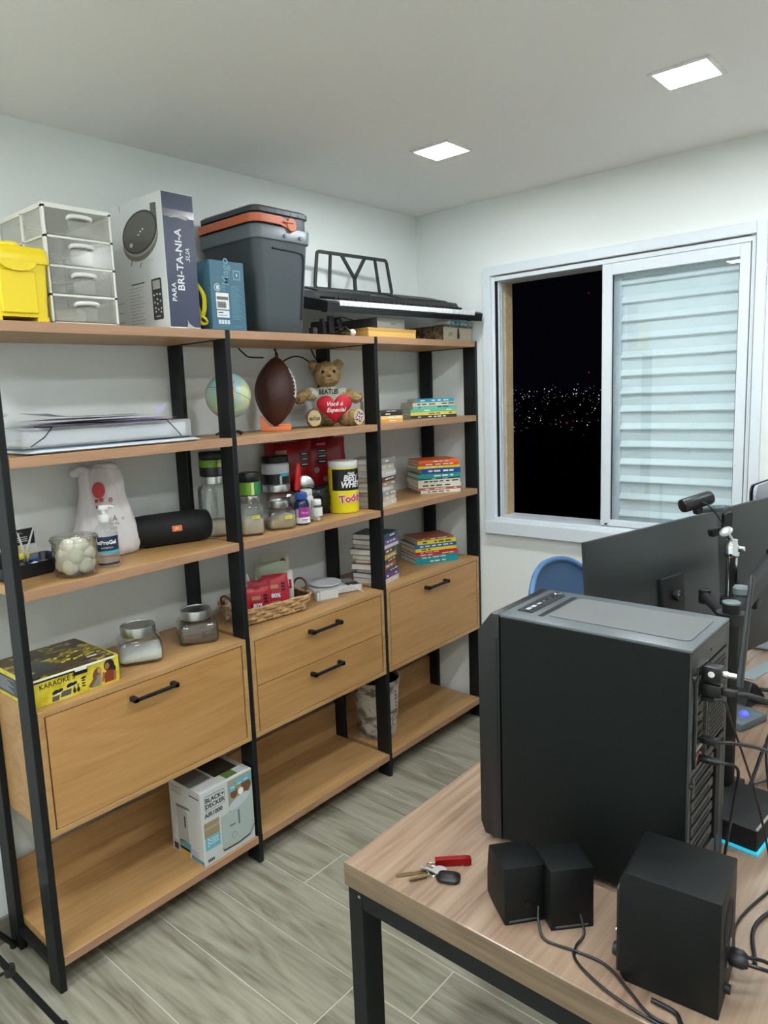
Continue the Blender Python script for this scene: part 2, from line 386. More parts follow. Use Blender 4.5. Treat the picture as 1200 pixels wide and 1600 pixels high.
# louvred shutter leaf behind the glass
wbox('shutter_stile', .044,.066, SY0-.066,SY0-.020, 1.056,2.165); wbox('shutter_stile', .044,.066, SY1,SY1+.04, 1.056,2.165)
SLAT = mat('shutter slat', (.90,.935,.945), .34)
def slat_mesh(L):
    bm = bmesh.new()
    prof = [(.0,.0),(.0,.044),(-.011,.046),(-.014,.050),(-.013,.054),(.0,.0752),(.003,.0752),(.003,.0)]
    a = [bm.verts.new((x_,-L/2,z_)) for x_,z_ in prof]; b = [bm.verts.new((x_,L/2,z_)) for x_,z_ in prof]; n = len(a)
    bm.faces.new(a); bm.faces.new(b[::-1])
    for i in range(n): bm.faces.new((a[i],b[i],b[(i+1)%n],a[(i+1)%n]))
    bmesh.ops.recalc_face_normals(bm, faces=bm.faces)
    me = bpy.data.meshes.new('slat'); bm.to_mesh(me); bm.free(); me.materials.append(SLAT); return me
sm_ = slat_mesh(abs(SY1-SY0)-.10)
for k in range(15):
    o = bpy.data.objects.new('slat', sm_); C.objects.link(o); o.parent = win; o.location = (.058, (SY0-.066+SY1+.04)/2+.98, 1.048+k*.0755-WZ0)
wbox('shutter_back', .072,.076, SY1,SY0-.02, 1.052,2.165, SLAT, 0)
# ---------------------------------------------------------------- night city outside
g = box('ground_outside', mat('night ground', (.03,.03,.035), 1), None, 6,1200,-500,1100,-13,-10.5,0); g['kind'] = 'structure'
bm = bmesh.new(); random.seed(5)
for q in range(800):
    # street lamps and lit windows on the plain below the building
    d = 150*math.exp(random.random()*1.5); y = -2.26+(d+3)*random.uniform(.22,.95)
    zz = -10+random.uniform(0,2)+(d-150)*.012+max(0,random.gauss(0,1.5))*d/200
    bmesh.ops.create_icosphere(bm, subdivisions=1, radius=random.choice([.03,.04,.05,.06,.08,.15])*d/230, matrix=Matrix.Translation((d,y,zz)))
o = link('city_lights', bm, mat('town lamps', (.85,.9,1.0), .5, emit=1.6)); tag(o, 'tiny white lights of a distant town seen through the open window half', 'lights'); o['kind'] = 'stuff'
bm = bmesh.new()
for (x_,y_,z_,r_) in ((200,87.6,27,.13),(200,87.4,4.9,.15),(200,92,-8.8,.12),(200,94,-9.4,.2),(200,96,-9.2,.2),(200,93,-6.8,.1)): bmesh.ops.create_icosphere(bm, subdivisions=1, radius=r_, matrix=Matrix.Translation((x_,y_,z_)))
o = link('beacon_lights', bm, mat('red lamps', (1,.25,.25), .5, emit=.7)); tag(o, 'few small red lights among the distant town lights', 'lights'); o['kind'] = 'stuff'
# ================================================================ SHELVING
ZT, Z2, Z3, ZC, ZB = 1.900, 1.548, 1.191, .849, .107
DF = -.349
XR = [-2.271,-1.513,-.755,-.006]     # right faces of the four ladder frames
XL = [v-.020 for v in XR]
sh = thing('shelving_unit', 'black steel ladder-frame shelving with light oak boards along the left wall', 'shelving', (XL[0],0,0))
ox = XL[0]
def sb(name, m, x0,x1,y0,y1,z0,z1,bev=.0012): return box(name, m, sh, x0-ox,x1-ox,y0,y1,z0,z1,bev)
for k in range(4):
    sb('upright', BLACKM, XL[k],XR[k], DF,DF+.068, 0,ZT,.002); sb('upright', BLACKM, XL[k],XR[k], -.085,-.017, 0,ZT,.002)
    for zc in (ZT-.03, ZB-.05):
        sb('crossbar', BLACKM, XL[k]+.0005,XR[k]-.0005, DF+.068,-.085, zc-.0,zc+.022,.001)
BT = .0275
for k in range(3):
    a, b = XR[k]+.0008, XL[k+1]-.0008
    for zc in (ZT,Z2,Z3,ZB):
        bo_ = sb('shelf_board', OAK, a,b, DF,-.018, zc-BT,zc)
        box('edge_band', EDG, bo_, a-ox,b-ox,DF-.0015,DF-.00005,zc-BT+.0004,zc-.0004,.0004)
    sb('back_panel', OAK, a,b, -.033,-.018, ZB+.0005,.262)
# cabinets
def handle(parent, xc, z, L):
    h = box('handle', BLKM, parent, xc-L/2,xc+L/2,DF-.034,DF-.024,z-.006,z+.006,.0015)
    return h
def cabinet(k, label, fronts):
    a, b = XR[k]+.0008, XL[k+1]-.0008
    t = thing('cabinet', label, 'cabinet', (a,0,.4775), 0, 'oak cabinets hung in the shelving')
    W_ = b-a; H_ = ZC-.4775; s = .0165
    y0, y1 = DF-.0015, -.018
    bm = bmesh.new()
    for q in ((0,W_,y0,y1,H_-s,H_),(0,W_,y0,y1,0,s),(0,s,y0,y1,s,H_-s),(W_-s,W_,y0,y1,s,H_-s),(s,W_-s,y1-.006,y1,s,H_-s)): bm_box(bm, *q, bev=.0008, segs=1)
    link('carcass', bm, OAK, t)
    for (nm, z0, z1, hx, L) in fronts:
        d = box(nm, OAKD, t, s+.0048,W_-s-.0048, y0+.0015,y0+.018, z0,z1,.0008)
        hz = z1-.036 if nm=='door' else (z0+z1)/2+.045
        hb = bmesh.new(); bm_box(hb, hx-L/2,hx+L/2,y0-.030,y0-.021,hz-.0055,hz+.0055,.0015,1)
        for sx in (-1,1): bm_box(hb, hx+sx*(L/2-.008)-.008,hx+sx*(L/2-.008)+.008,y0-.030,y0+.001,hz-.0075,hz+.0075,.0015,1)
        link('handle', hb, BLKM, d)
    return t
H_ = ZC-.4775
cabinet(0, 'left oak cabinet with a single wide flap door below the karaoke box', [('door',.0185,H_-.0195,.358,.160)])
cabinet(1, 'middle oak cabinet with two stacked drawers below the woven basket', [('drawer',.0185,H_/2-.001,.365,.168),('drawer',H_/2+.002,H_-.0195,.365,.168)])
cabinet(2, 'right oak cabinet with a single flap door nearest the window', [('door',.0185,H_-.0195,.350,.165)])
# ================================================================ TOP OF THE SHELVING
def quadbox(name, label, cat, x0,x1,y0,y1,z0,h, m, parts=True, rz=0, bev=.002, group=None):
    """cardboard box thing; local origin at its front left bottom corner"""
    t = thing(name, label, cat, (x0,y0,z0), rz, group)
    box('carton', m, t, 0,x1-x0,0,y1-y0,0,h,bev)
    return t
# yellow lidded bin
YEL = mat('yellow plastic', (.93,.82,.10), .35, spec=.5)
t = thing('bin_box', 'bright yellow lidded plastic box at the left end of the top board', 'storage box', (-2.193,-.24,ZT))
loft('body', [(.012,.078,.098,.012),(.10,.081,.101,.014),(.150,.083,.103,.014)], YEL, t)
for s in (-1,1): box('foot', YEL, t, s*.062-.016,s*.062+.016,-.097,.097,0,.014,.002)
box('body_panel', YEL, t, -.048,.048,-.104,-.096,.02,.13,.003)
loft('lid', [(.148,.089,.109,.014),(.152,.090,.110,.014),(.182,.086,.106,.014),(.190,.082,.100,.016),(.191,.07,.09,.01)], YEL, t)
lathe('cap', [(.027,.0),(.027,.013),(.024,.016)], YEL, t, (0.005,-.05,.190), 24)
prism('lid_tab', [(-.05,0)]+[(-.05*math.cos(a*PI/12),-.024*math.sin(a*PI/12)) for a in range(1,12)]+[(.05,0)], .006, YEL, t, face('-y',0,-.107,.150), .0008)
# clear drawer tower
CLR = glassm('frosted plastic', (.98,.97,.93), .8, 1.45, .12, .30); CLRW = mat('milky plastic frame', (.90,.90,.86), .4, alpha=1)
CLRH = glassm('clear drawer plastic', (.98,.97,.94), .8, 1.45, .15, .13)
t = thing('drawer_tower', 'translucent white plastic tower of four small drawers beside the yellow box', 'drawer tower', (-1.997,-.175,ZT))
hw, dp = .101, .143; H4 = [.0,.075,.152,.229,.306]
for i,zz in enumerate(H4):
    boxes('shelf_rim', CLRW, t, [(-hw,hw,-dp,-dp+.012,zz,zz+.006),(-hw,hw,dp-.01,dp,zz,zz+.006),(-hw,-hw+.008,-dp,dp,zz,zz+.006),(hw-.008,hw,-dp,dp,zz,zz+.006)])
boxes('top', CLRW, t, [(-hw,hw,-dp,dp,.312,.318)])
for sx in (-1,1):
    for yy in (-dp,dp-.014): box('post', CLRW, t, sx*hw-(.007 if sx>0 else 0),sx*hw+(.007 if sx<0 else 0),yy,yy+.014,.006,.312,.001)
    box('side_wall', CLR, t, sx*(hw-.004)-.001,sx*(hw-.004)+.001,-dp+.014,dp-.014,.006,.312,0)
box('rear_wall', CLR, t, -hw,hw,dp-.003,dp-.001,.006,.312,0)
box('post', CLRW, t, -hw+.0,-hw+.006,-.02,-.008,.006,.312,.001)
for i in range(4):
    z0, z1 = H4[i]+.008, H4[i+1]-.001
    bm = bmesh.new()
    for q in ((-hw+.009,hw-.009,-dp-.001,-dp+.0012,z0,z1),(-hw+.009,hw-.009,-dp,dp-.02,z0,z0+.002),(-hw+.009,-hw+.011,-dp,dp-.02,z0,z1-.012),(hw-.011,hw-.009,-dp,dp-.02,z0,z1-.012)): bm_box(bm,*q)
    d = link('drawer', bm, CLRH, t)
    pts = [(-.034,-dp-.001,z1-.022),(-.030,-dp-.013,z1-.018),(0,-dp-.016,z1-.016),(.030,-dp-.013,z1-.018),(.034,-dp-.001,z1-.022)]
    tube('handle', pts, .0055, WHP, d, 8, up=(0,0,1), flat=.7)
    box('handle_panel', CLRH, d, -.032,.032,-dp-.0045,-dp-.0015,z0+.002,z1-.026,.0008)
M_ = Matrix.Translation((-2.012,-.20,ZT+.012+.024)) @ Matrix.Rotation(PI/2,4,'Y')
o = lathe('cotton_roll', [(.008,-.065),(.021,-.066),(.0225,-.064),(.0225,.064),(.021,.066),(.008,.065)], mat('cotton wool', (.93,.92,.86), .95, bump=.5, bscale=200), None, n=24, M=M_); tag(o, 'off-white roll lying in the lowest drawer of the translucent tower', 'roll')
o = loft('dark_pouch', [(0,.034,.02,.006),(.012,.034,.02,.006),(.016,.012,.012,.005),(.026,.006,.006,.003)], mat('dark grey cloth', (.30,.32,.35), .8), None, M=Matrix.Translation((-1.975,-.21,ZT+H4[1]+.0105))); tag(o, 'dark grey small item inside the third drawer of the translucent tower', 'pouch')
o = loft('eraser', [(0,.012,.007,.002),(.010,.012,.007,.002)], mat('grey rubber', (.45,.45,.44), .8), None, M=Matrix.Translation((-2.055,-.27,ZT+H4[3]+.0105))); tag(o, 'tiny grey block lying in the top drawer of the translucent tower', 'eraser')
# tall carton with the robot vacuum printed on its white side
CART = mat('white carton', (.93,.94,.94), .5, bump=.04, bscale=80); NAVY = mat('navy carton print', (.215,.245,.34), .33, bump=.35, bscale=90)
t = quadbox('vacuum_carton', 'tall white and navy carton showing a grey robot vacuum and its remote', 'carton', -1.737,-1.622,-.343,-.012, ZT,.402, CART, bev=.001)
Wc, Dc = .115, .331
box('printed_end', NAVY, t, .001,Wc-.001,-.0006,.0,.004,.400,0)
FX = lambda u,v: face('-x',-.0002,Dc-u,v)        # u from the back edge towards the front
RG = mat('print warm grey', (.42,.41,.39), .5); RG2 = mat('print dark grey', (.25,.25,.25), .5); RG3 = mat('print light grey', (.72,.71,.68), .5); RGB_ = mat('print body grey', (.50,.49,.45), .5)
patch('printed_picture', ellipse(0,0,.098,.062,40,.12), RGB_, t, FX(.205,.280))
patch('printed_picture', ellipse(0,0,.098,.062,40,.12), RG3, t, FX(.205,.294), z=.0004)
patch('printed_picture', ellipse(0,0,.098,.062,40,.12), RG2, t, FX(.205,.302), z=.0008)
patch('printed_picture', ellipse(0,0,.090,.056,40,.12), RG, t, FX(.205,.302), z=.0012)
patch('printed_picture', ellipse(0,0,.009,.007,16), PRW, t, FX(.155,.270), z=.0016)
for q in ((.20,.295),(.212,.303),(.225,.308)): patch('printed_picture', ellipse(0,0,.004,.003,10), PRW, t, FX(*q), z=.0016)
patch('printed_picture', [(0,0),(.03,.0),(.03,.055),(0,.058)], RG, t, FX(.272,.318))
for k,(u0,v0,u1,v1) in enumerate(((.15,.226,.143,.210),(.20,.212,.192,.196),(.24,.215,.275,.206))):
    patch('printed_picture', [(0,0),(.003,0),(u1-u0+.003,v1-v0),(u1-u0,v1-v0)], RG2 if k<2 else RG3, t, FX(u0,v0))
# remote
patch('printed_picture', rrect(-.0265,.0265,-.062,.062,.006), RG2, t, FX(.274,.092))
patch('printed_picture', rrect(-.019,.019,-.013,.013,.002), RG3, t, FX(.274,.135), z=.0004)
for (a_,b_) in ((-.016,.105),(0,.107),(.016,.105),(0,.092),(-.014,.083),(.016,.085),(0,.078),(-.012,.066),(.018,.063),(.003,.060),(-.012,.055),(.016,.052)):
    patch('printed_picture', ellipse(0,0,.004,.003,8), PRW, t, FX(.274+a_,b_-.0), z=.0005)
patch('printed_line', rect(-.012,.012,-.0012,.0012), PRW, t, FX(.274,.040), z=.0005)
patch('printed_line', rect(0,.075,-.002,.002), RG, t, FX(.135,.150))
for k in range(12): patch('printed_line', rect(0,.085-(k*7%5)*.006,-.0008,.0008), RG3, t, FX(.120,.138-k*.010))
for k in range(3): patch('printed_line', rect(0,.03,-.0008,.0008), RG, t, FX(.05,.10-k*.03))
patch('flap_seam', rect(0,.0015,-.02,.0), RG2, t, FX(.10,.400))
text('BRI-TA-NI-A', .0345, PRW, t, face('-y',.052,-.0008,.205,PI/2), bold=.0006); text('PARA', .023, PRW, t, face('-y',.024,-.0008,.108,PI/2), bold=.0002); text('SUA', .022, PRW, t, face('-y',.083,-.0008,.222,PI/2), shear=.3)
TAPE = glassm('packing tape', (.9,.9,.92), 1.2, 1.5, .15, .05)
box('tape', TAPE, t, -.0005,Wc+.0005,-.0013,-.0008,.330,.352,0)
patch('scuff', [(.02,0),(.05,.004),(.085,-.002),(.095,.008),(.075,.014),(.04,.010)], RG3, t, face('-y',0,-.0016,.326))
patch('scuff', [(.06,0),(.066,.016),(.064,.026),(.072,.014),(.085,.006),(.10,.003),(.09,0)], RG3, t, face('-y',0,-.0010,.0))
# yellow cloth bag squeezed between the cartons
YC = mat('yellow cloth', (.83,.76,.12), .7, bump=.3, bscale=80)
t = thing('cloth_bag', 'crumpled yellow cloth bag squeezed between the tall carton and the teal box', 'bag', (-1.598,-.29,ZT))
blob('body', [((0,.05,.06),(.016,.07,.06)),((.0,.03,.12),(.012,.05,.05)),((-.002,.02,.05),(.013,.05,.05))], YC, t, .004)
tube('strap', [(0,-.01,.15),(.008,-.035,.11),(.006,-.038,.07),(.003,-.03,.045)], .005, YC, t, 6, flat=2)
tube('strap', [(-.002,-.02,.05),(.004,-.042,.035),(.013,-.038,.024),(.004,-.028,.02),(-.004,-.02,.03)], .004, YC, t, 6, flat=1.8)
# teal carton
TEAL = mat('teal carton print', (.25,.42,.50), .45); TEALD = mat('teal print light', (.42,.60,.66), .5); TEALW = mat('teal white print', (.80,.86,.88), .5)
t = quadbox('teal_carton', 'small teal cardboard box with a barcode label in front of the cooler', 'carton', -1.574,-1.433,-.344,-.235, ZT,.220, TEAL)
FT = lambda u,v,s=0: face('-y',u,-.0002,v,s)
text('Mago', .040, TEALD, t, FT(.062,.186,-PI/2+PI), bold=.0006)
for k in range(4): patch('printed_line', rect(0,.0015,0,.05-.006*k), TEALD, t, FT(.078+k*.007,.160))
for rr in (.016,.011): 
    patch('printed_symbol', rrect(-rr,rr,-rr,rr,.004), TEALD if rr>.012 else TEAL, t, FT(.108,.178), z=.0003*(2 if rr<.012 else 1))
patch('printed_symbol', ellipse(0,0,.0025,.0055,10), TEALW, t, FT(.108,.178), z=.001)
patch('printed_symbol', ellipse(0,0,.0125,.0125,24), TEALW, t, FT(.026,.134)); patch('printed_symbol', ellipse(0,0,.0105,.0105,24), TEAL, t, FT(.026,.134), z=.0004)
patch('printed_symbol', rrect(-.005,.005,-.007,.007,.001), TEALW, t, FT(.026,.134), z=.0008)
for k in range(4): patch('printed_line', rect(0,.015,-.0008,.0008), TEALD, t, FT(.044,.140-k*.005))
lb = patch('sticker', rect(0,.052,0,.052), PRW, t, FT(.018,.066)); patch('sticker', rect(0,.050,0,.022), PRW, t, FT(.019,.040))
patch('sticker_print', rect(0,.046,0,.010), RG, t, FT(.021,.096), z=.0005)
for k in range(14): patch('barcode', rect(0,.0009+(k%3)*.0005,0,.020), PRK, t, FT(.022+k*.0026,.070), z=.0005)
patch('sticker_print', rect(0,.020,0,.003), RG2, t, FT(.023,.054), z=.0005); patch('sticker_print', rect(0,.036,0,.002), RG, t, FT(.023,.046), z=.0005)
for k in range(24): patch('printed_line', rect(0,.046-(k*5%7)*.003,-.0006,.0006), TEALD, t, FT(.080,.142-k*.0046))
for k in range(4): patch('printed_symbol', rrect(-.005,.005,-.0065,.0065,.0015), TEALW, t, FT(.028+k*.012,.026))
for k in range(2): patch('printed_line', rect(0,.035,-.0007,.0007), TEALD, t, FT(.026+k*.06,.013))
# cooler
CG = mat('cooler dark grey plastic', (.25,.28,.30), .42, bump=.05, bscale=300); CBL = mat('cooler blue black side', (.20,.225,.24), .45, bump=.05, bscale=300); CGR = mat('cooler grey rim', (.41,.44,.46), .42); COR = mat('cooler orange handle', (.80,.42,.26), .4); CLID = mat('cooler lid', (.20,.22,.235), .4)
t = thing('cooler_box', 'large dark grey cooler box with an orange carry handle around its lid', 'cooler', (-1.238,-.188,ZT))
loft('body', [(0,.098,.125,.02),(.008,.106,.131,.03),(.06,.112,.136,.034),(.315,.131,.152,.036)], CG, t, 6)
loft('rim', [(.313,.134,.155,.036),(.316,.138,.158,.036),(.356,.140,.160,.036),(.360,.137,.157,.036)], CGR, t, 6)
loft('lid', [(.358,.130,.150,.036),(.398,.130,.150,.036),(.402,.137,.156,.036),(.416,.137,.156,.034),(.424,.125,.146,.03),(.427,.09,.11,.03)], CLID, t, 6)
bm = bmesh.new()
ringo = sq_ring(.139,.159,.036,0,6)
# handle band: left side, front half, back half
arc = [(-.139,-.10+.0,0)]
band = [(.020,-.159),(-.02,-.159),(-.08,-.159),(-.103,-.159)]+[(-.103-.036*math.sin(a*PI/12),-.123-.036*math.cos(a*PI/12)) for a in range(1,6)]+[(-.139,-.12),(-.139,-.04),(-.139,.05),(-.139,.12)]+[(-.103-.036*math.cos(a*PI/12),.123+.036*math.sin(a*PI/12)) for a in range(1,6)]+[(-.10,.159),(.020,.159)]
bm = bmesh.new(); N = len(band)
inn=[]; out=[]
for i,(x_,y_) in enumerate(band):
    p0 = Vector(band[max(0,i-1)]); p1 = Vector(band[min(N-1,i+1)]); d_ = (p1-p0).normalized(); nn = Vector((-d_.y,d_.x))*-1
    if nn.dot(Vector((x_,y_)))<0: nn = -nn
    zc = .379-(.012 if i in (0,N-1) else 0); hh = .0135
    a_ = [Vector((x_,y_)), Vector((x_,y_))+nn*.006]
    inn.append([bm.verts.new((a_[0].x,a_[0].y,zc-hh)),bm.verts.new((a_[0].x,a_[0].y,zc+hh))]); out.append([bm.verts.new((a_[1].x,a_[1].y,zc-hh)),bm.verts.new((a_[1].x,a_[1].y,zc+hh))])
for i in range(N-1):
    for q in ((inn[i][0],inn[i+1][0],out[i+1][0],out[i][0]),(inn[i][1],out[i][1],out[i+1][1],inn[i+1][1]),(inn[i][0],inn[i][1],inn[i+1][1],inn[i+1][0]),(out[i][0],out[i+1][0],out[i+1][1],out[i][1])): bm.faces.new(q)
for i in (0,N-1): bm.faces.new((inn[i][0],out[i][0],out[i][1],inn[i][1]))
hd = link('handle', bm, COR, t, None, math.radians(30))
cyl('handle_hub', .023, 0, .010, COR, hd, M=face('-y',.030,-.158,.370), n=28, bev=.002)
box('handle_grip', COR, hd, -.01,.034,-.172,-.164,.374,.379,.001)
for u in (-.03,.045): cyl('rim_bolt', .007, 0, .004, CGR, t, M=face('-y',u+.03,-.159,.335-.004), n=14, bev=.001)
# recessed front panel outline: raised inverted-L ridge
tp = lambda zz: -.152+(.315-zz)*.065
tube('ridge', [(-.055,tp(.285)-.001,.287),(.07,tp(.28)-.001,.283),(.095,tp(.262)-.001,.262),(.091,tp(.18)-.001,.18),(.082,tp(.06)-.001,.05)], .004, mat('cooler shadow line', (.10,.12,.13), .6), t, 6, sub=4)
for k in range(5): box('lid_rib', CLID, t, -.07+k*.035,-.066+k*.035,-.157,-.1545,.403,.415,.0005)
# ---- under-keyboard clutter
t = thing('power_adapter', 'black power adapter with a bracket lying between the cooler and the white box', 'power adapter', (-.985,-.27,ZT), .2)
box('brick', BLKM, t, -.045,.035,-.03,.03,0,.055,.004,2); box('bracket', BLKM, t, -.02,.012,-.045,-.03,.01,.075,.003,2); lathe('reel', [(.018,0),(.018,.03),(.014,.034)], BLK, t, M=face('-y',.045,-.018,.055)); box('lug', BLK, t, -.06,-.05,-.04,-.02,.03,.062,.002)
t = thing('small_adapter', 'small black plug adapter standing next to the cooler on the top board', 'power adapter', (-1.090,-.318,ZT)); box('brick', BLK, t, -.012,.012,-.012,.012,0,.026,.003,2); box('pin', STEEL, t, -.004,-.002,-.018,-.012,.012,.016,.0003)
bm = bmesh.new()
random.seed(3)
for q in range(4):
    pts = [(-.93+random.uniform(-.05,.05),-.30+random.uniform(-.03,.03),ZT+.008+.03*random.random()) for _ in range(7)]
    bm_tube(bm, catmull(pts,6), .0032, 6)
bm_tube(bm, catmull([(-.95,-.29,ZT+.05),(-.90,-.28,ZT+.077),(-.84,-.27,ZT+.074),(-.77,-.265,ZT+.067)],6), .0022, 6)
o = link('cable_tangle', bm, BLK, None, None, True); tag(o, 'tangled black cables under the keyboard beside the adapter', 'cable')
t = thing('white_plug', 'white mains plug among black cables on the top board', 'plug', (-.868,-.318,ZT+.016), .5)
M_ = Matrix.Rotation(PI/2,4,'Y'); lathe('body', [(.006,-.02),(.011,-.016),(.0125,.0),(.010,.016),(.004,.02)], WHP, t, M=M_); tube('pin', [(.018,0,.004),(.030,0,.004)], .002, STEEL, t, 6)
YB = mat('yellow ochre carton', (.84,.68,.38), .6)
t = quadbox('yellow_carton', 'flat ochre cardboard box lying on the top board under the white box', 'carton', -.800,-.483,-.342,-.13, ZT,.035, YB); box('lid_edge', mat('ochre edge', (.76,.58,.30), .6), t, -.0008,.3178,-.0008,.213,.024,.0365,.0008)
WG = mat('grey white carton', (.72,.72,.68), .6); GS = mat('grey carton side', (.36,.36,.36), .6)
t = quadbox('white_carton', 'grey white shallow box stacked on the flat ochre box under the keyboard', 'carton', -.712,-.528,-.318,-.10, ZT+.037,.047, WG); box('side_print', GS, t, -.0006,0,.002,.214,.002,.045,0); patch('printed_line', rect(-.016,.016,-.002,.002), RG, t, face('-y',.105,-.0002,.022))
RUS = ramp_mat('rustic print', [(.35,(.25,.19,.14)),(.5,(.46,.38,.28)),(.6,(.62,.54,.42)),(.7,(.30,.24,.18))], 45, .7)
CR = mat('cream painted wood', (.72,.69,.60), .6, bump=.1, bscale=120)
t = quadbox('craft_box', 'cream wooden craft box with brown patterned side and a dark tassel', 'box', -.262,-.030,-.335,-.11, ZT,.060, CR); box('patterned_side', RUS, t, -.0008,0,.002,.222,.002,.058,0)
box('lid', RUS, t, -.003,.235,-.003,.228,.0602,.067,.001)
text('art', .035, RG, t, face('-y',.055,-.0002,.030), shear=.2, sx=.8); prism('tassel', [(-.003,.025),(.003,.025),(.008,-.008),(.005,-.022),(-.005,-.022),(-.007,-.008)], .004, mat('tassel brown', (.25,.14,.12), .8), t, face('-y',.115,-.0004,.03)); tube('cord', [(.115,-.003,.052),(.115,-.003,.060)], .001, PRK, t, 5)
BP = ramp_mat('blue package print', [(.40,(.20,.50,.66)),(.5,(.55,.75,.80)),(.62,(.80,.86,.86)),(.7,(.25,.55,.70))], 60, .25)
t = thing('pen_package', 'clear and blue plastic package lying on the cream craft box', 'package', (-.150,-.318,ZT+.0675), .06); box('pouch', BP, t, -.09,.10,-.035,.05,0,.017,.005,2); cyl('round_end', .010,0,.075, WHP, t, M=Matrix.Translation((-.10,-.035,.012)) @ Matrix.Rotation(-PI/2,4,'X'), n=16, bev=.002)
# ---- electronic keyboard
KB = mat('keyboard black', (.085,.09,.095), .35); KW = mat('piano key white', (.93,.94,.93), .25); KD = mat('keyboard grille', (.14,.15,.155), .5)
KRZ = math.atan2(-.402+.338, -.045+1.032)
t = thing('electronic_keyboard', 'long black electronic keyboard with white keys on the shelving by the window wall', 'keyboard', (-1.032,-.340,ZT+.0855), KRZ)
t.rotation_euler = (math.radians(10.5),0,KRZ)
KL = .985
def side_prof(): return [(0,0),(0,.034),(.012,.040),(.135,.046),(.160,.070),(.30,.082),(.325,.070),(.325,.004)]
bm = bmesh.new()
def strip(bm, prof, xa, xb):
    a = [bm.verts.new((xa,y_,z_)) for y_,z_ in prof]; b = [bm.verts.new((xb,y_,z_)) for y_,z_ in prof]; n=len(a)
    bm.faces.new(a); bm.faces.new(b[::-1])
    for i in range(n): bm.faces.new((a[i],b[i],b[(i+1)%n],a[(i+1)%n]))
strip(bm, side_prof(), 0,.062); strip(bm, side_prof(), KL-.052,KL)
strip(bm, [(0,0),(0,.020),(.010,.024),(.14,.024),(.14,.0)], .062,KL-.052)
strip(bm, [(.14,0),(.14,.046),(.160,.070),(.30,.082),(.325,.070),(.325,.004)], .062,KL-.052)
link('body', bm, KB, t)
bm = bmesh.new(); strip(bm, [(.170,.0715),(.172,.076),(.29,.0865),(.30,.083)], .10,.40); strip(bm, [(.170,.0715),(.172,.076),(.29,.0865),(.30,.083)], KL-.40,KL-.06); link('speaker_grille', bm, KD, t)['kind'] = 'stuff'
kw = (KL-.052-.062-.003)/36; bm = bmesh.new(); bm_box(bm, .0004,kw-.0013, .0035,.139, .0245,.044,.0012,1); kme = bpy.data.meshes.new('key'); bm.to_mesh(kme); bm.free(); kme.materials.append(KW)
for i in range(36):
    k_ = bpy.data.objects.new('white_key', kme); C.objects.link(k_); k_.parent = t; k_.location = (.0635+i*kw,0,0)
bm = bmesh.new(); bm_box(bm, -.006,.006,.05,.139,.040,.054,.002,1); bme = bpy.data.meshes.new('bk'); bm.to_mesh(bme); bm.free(); bme.materials.append(KB)
for i in range(35):
    if i%7 in (0,1,3,4,5):
        k_ = bpy.data.objects.new('black_key', bme); C.objects.link(k_); k_.parent = t; k_.location = (.0635+(i+1)*kw,0,.0)
for sx in (.03,.95): lathe('foot', [(.010,-.004),(.012,.0)], BLK, t, (sx,.05,0), 12)
# music rest: rounded frame with a Y in the middle
RM = Matrix.Translation((.405,.268,.082)) @ Matrix.Rotation(PI/2-.22,4,'X')
def bar2(bm, x0,y0,x1,y1, wd=.010, th=.008):
    d_ = Vector((x1-x0,y1-y0)); n_ = Vector((-d_.y,d_.x)).normalized()*wd/2
    bm_prism(bm, [(x0-n_.x,y0-n_.y),(x1-n_.x,y1-n_.y),(x1+n_.x,y1+n_.y),(x0+n_.x,y0+n_.y)], th, Matrix.Translation((0,0,-th/2)))
bm = bmesh.new()
hb, ht, HH = .235, .213, .150
corner = lambda cx,cy,a0,a1,r=.014: [(cx+r*math.cos(a0+(a1-a0)*i/4), cy+r*math.sin(a0+(a1-a0)*i/4)) for i in range(5)]
outl = corner(-hb+.014,.014,PI,1.5*PI)+corner(hb-.014,.014,1.5*PI,2*PI)+corner(ht-.014,HH-.014,0,PI/2)+corner(-ht+.014,HH-.014,PI/2,PI)
for i in range(len(outl)):
    p0_ = outl[i]; p1_ = outl[(i+1)%len(outl)]; bar2(bm, *p0_, *p1_, wd=.013)
for s in (-1,1):
    bar2(bm, s*.155,.0,s*.135,HH, .012); bar2(bm, 0,.055, s*.072,HH, .014)
bar2(bm, 0,0,0,.060,.016)
mro = link('music_rest', bm, KD, t, RM)
# ================================================================ SECOND BOARD
def sheet(name, m, parent, w_, d_, z, wav=.002, nx=12, ny=6, th=.0006, M=None, ph=0, lift=None):
    bm = bmesh.new(); g = []
    for i in range(nx+1):
        r_ = []
        for j in range(ny+1):
            u,v = i/nx,j/ny
            zz = z+wav*math.sin(5*u+3*v+ph)+(lift(u,v) if lift else 0)
            r_.append(bm.verts.new((w_*(u-.5),d_*(v-.5),zz)))
        g.append(r_)
    for i in range(nx):
        for j in range(ny): bm.faces.new((g[i][j],g[i+1][j],g[i+1][j+1],g[i][j+1]))
    o = bmesh.ops.solidify(bm, geom=list(bm.faces), thickness=th)
    return link(name, bm, m, parent, M, False)
LILAC = mat('lilac paper', (.82,.78,.92), .7); PURP = mat('purple paper', (.62,.50,.76), .7); WPAP = mat('white paper', (.88,.88,.90), .8); WPLA = mat('white poly bag', (.86,.90,.93), .3); ORP = mat('orange paper', (.83,.60,.42), .7)
t = thing('plastic_mailer', 'flat glossy white plastic mailer lying lowest on the left second board', 'envelope', (-1.92,-.20,Z2), -.03)
loft('pouch', [(0.0005,.27,.11,.02),(.006,.285,.125,.02),(.012,.27,.11,.02)], WPLA, t)
sheet('flap', WPLA, t, .55,.22, .0135, .0015, 14, 5)
CASE = glassm('clear document case', (.93,.96,.98), 1.0, 1.45, .1, .35)
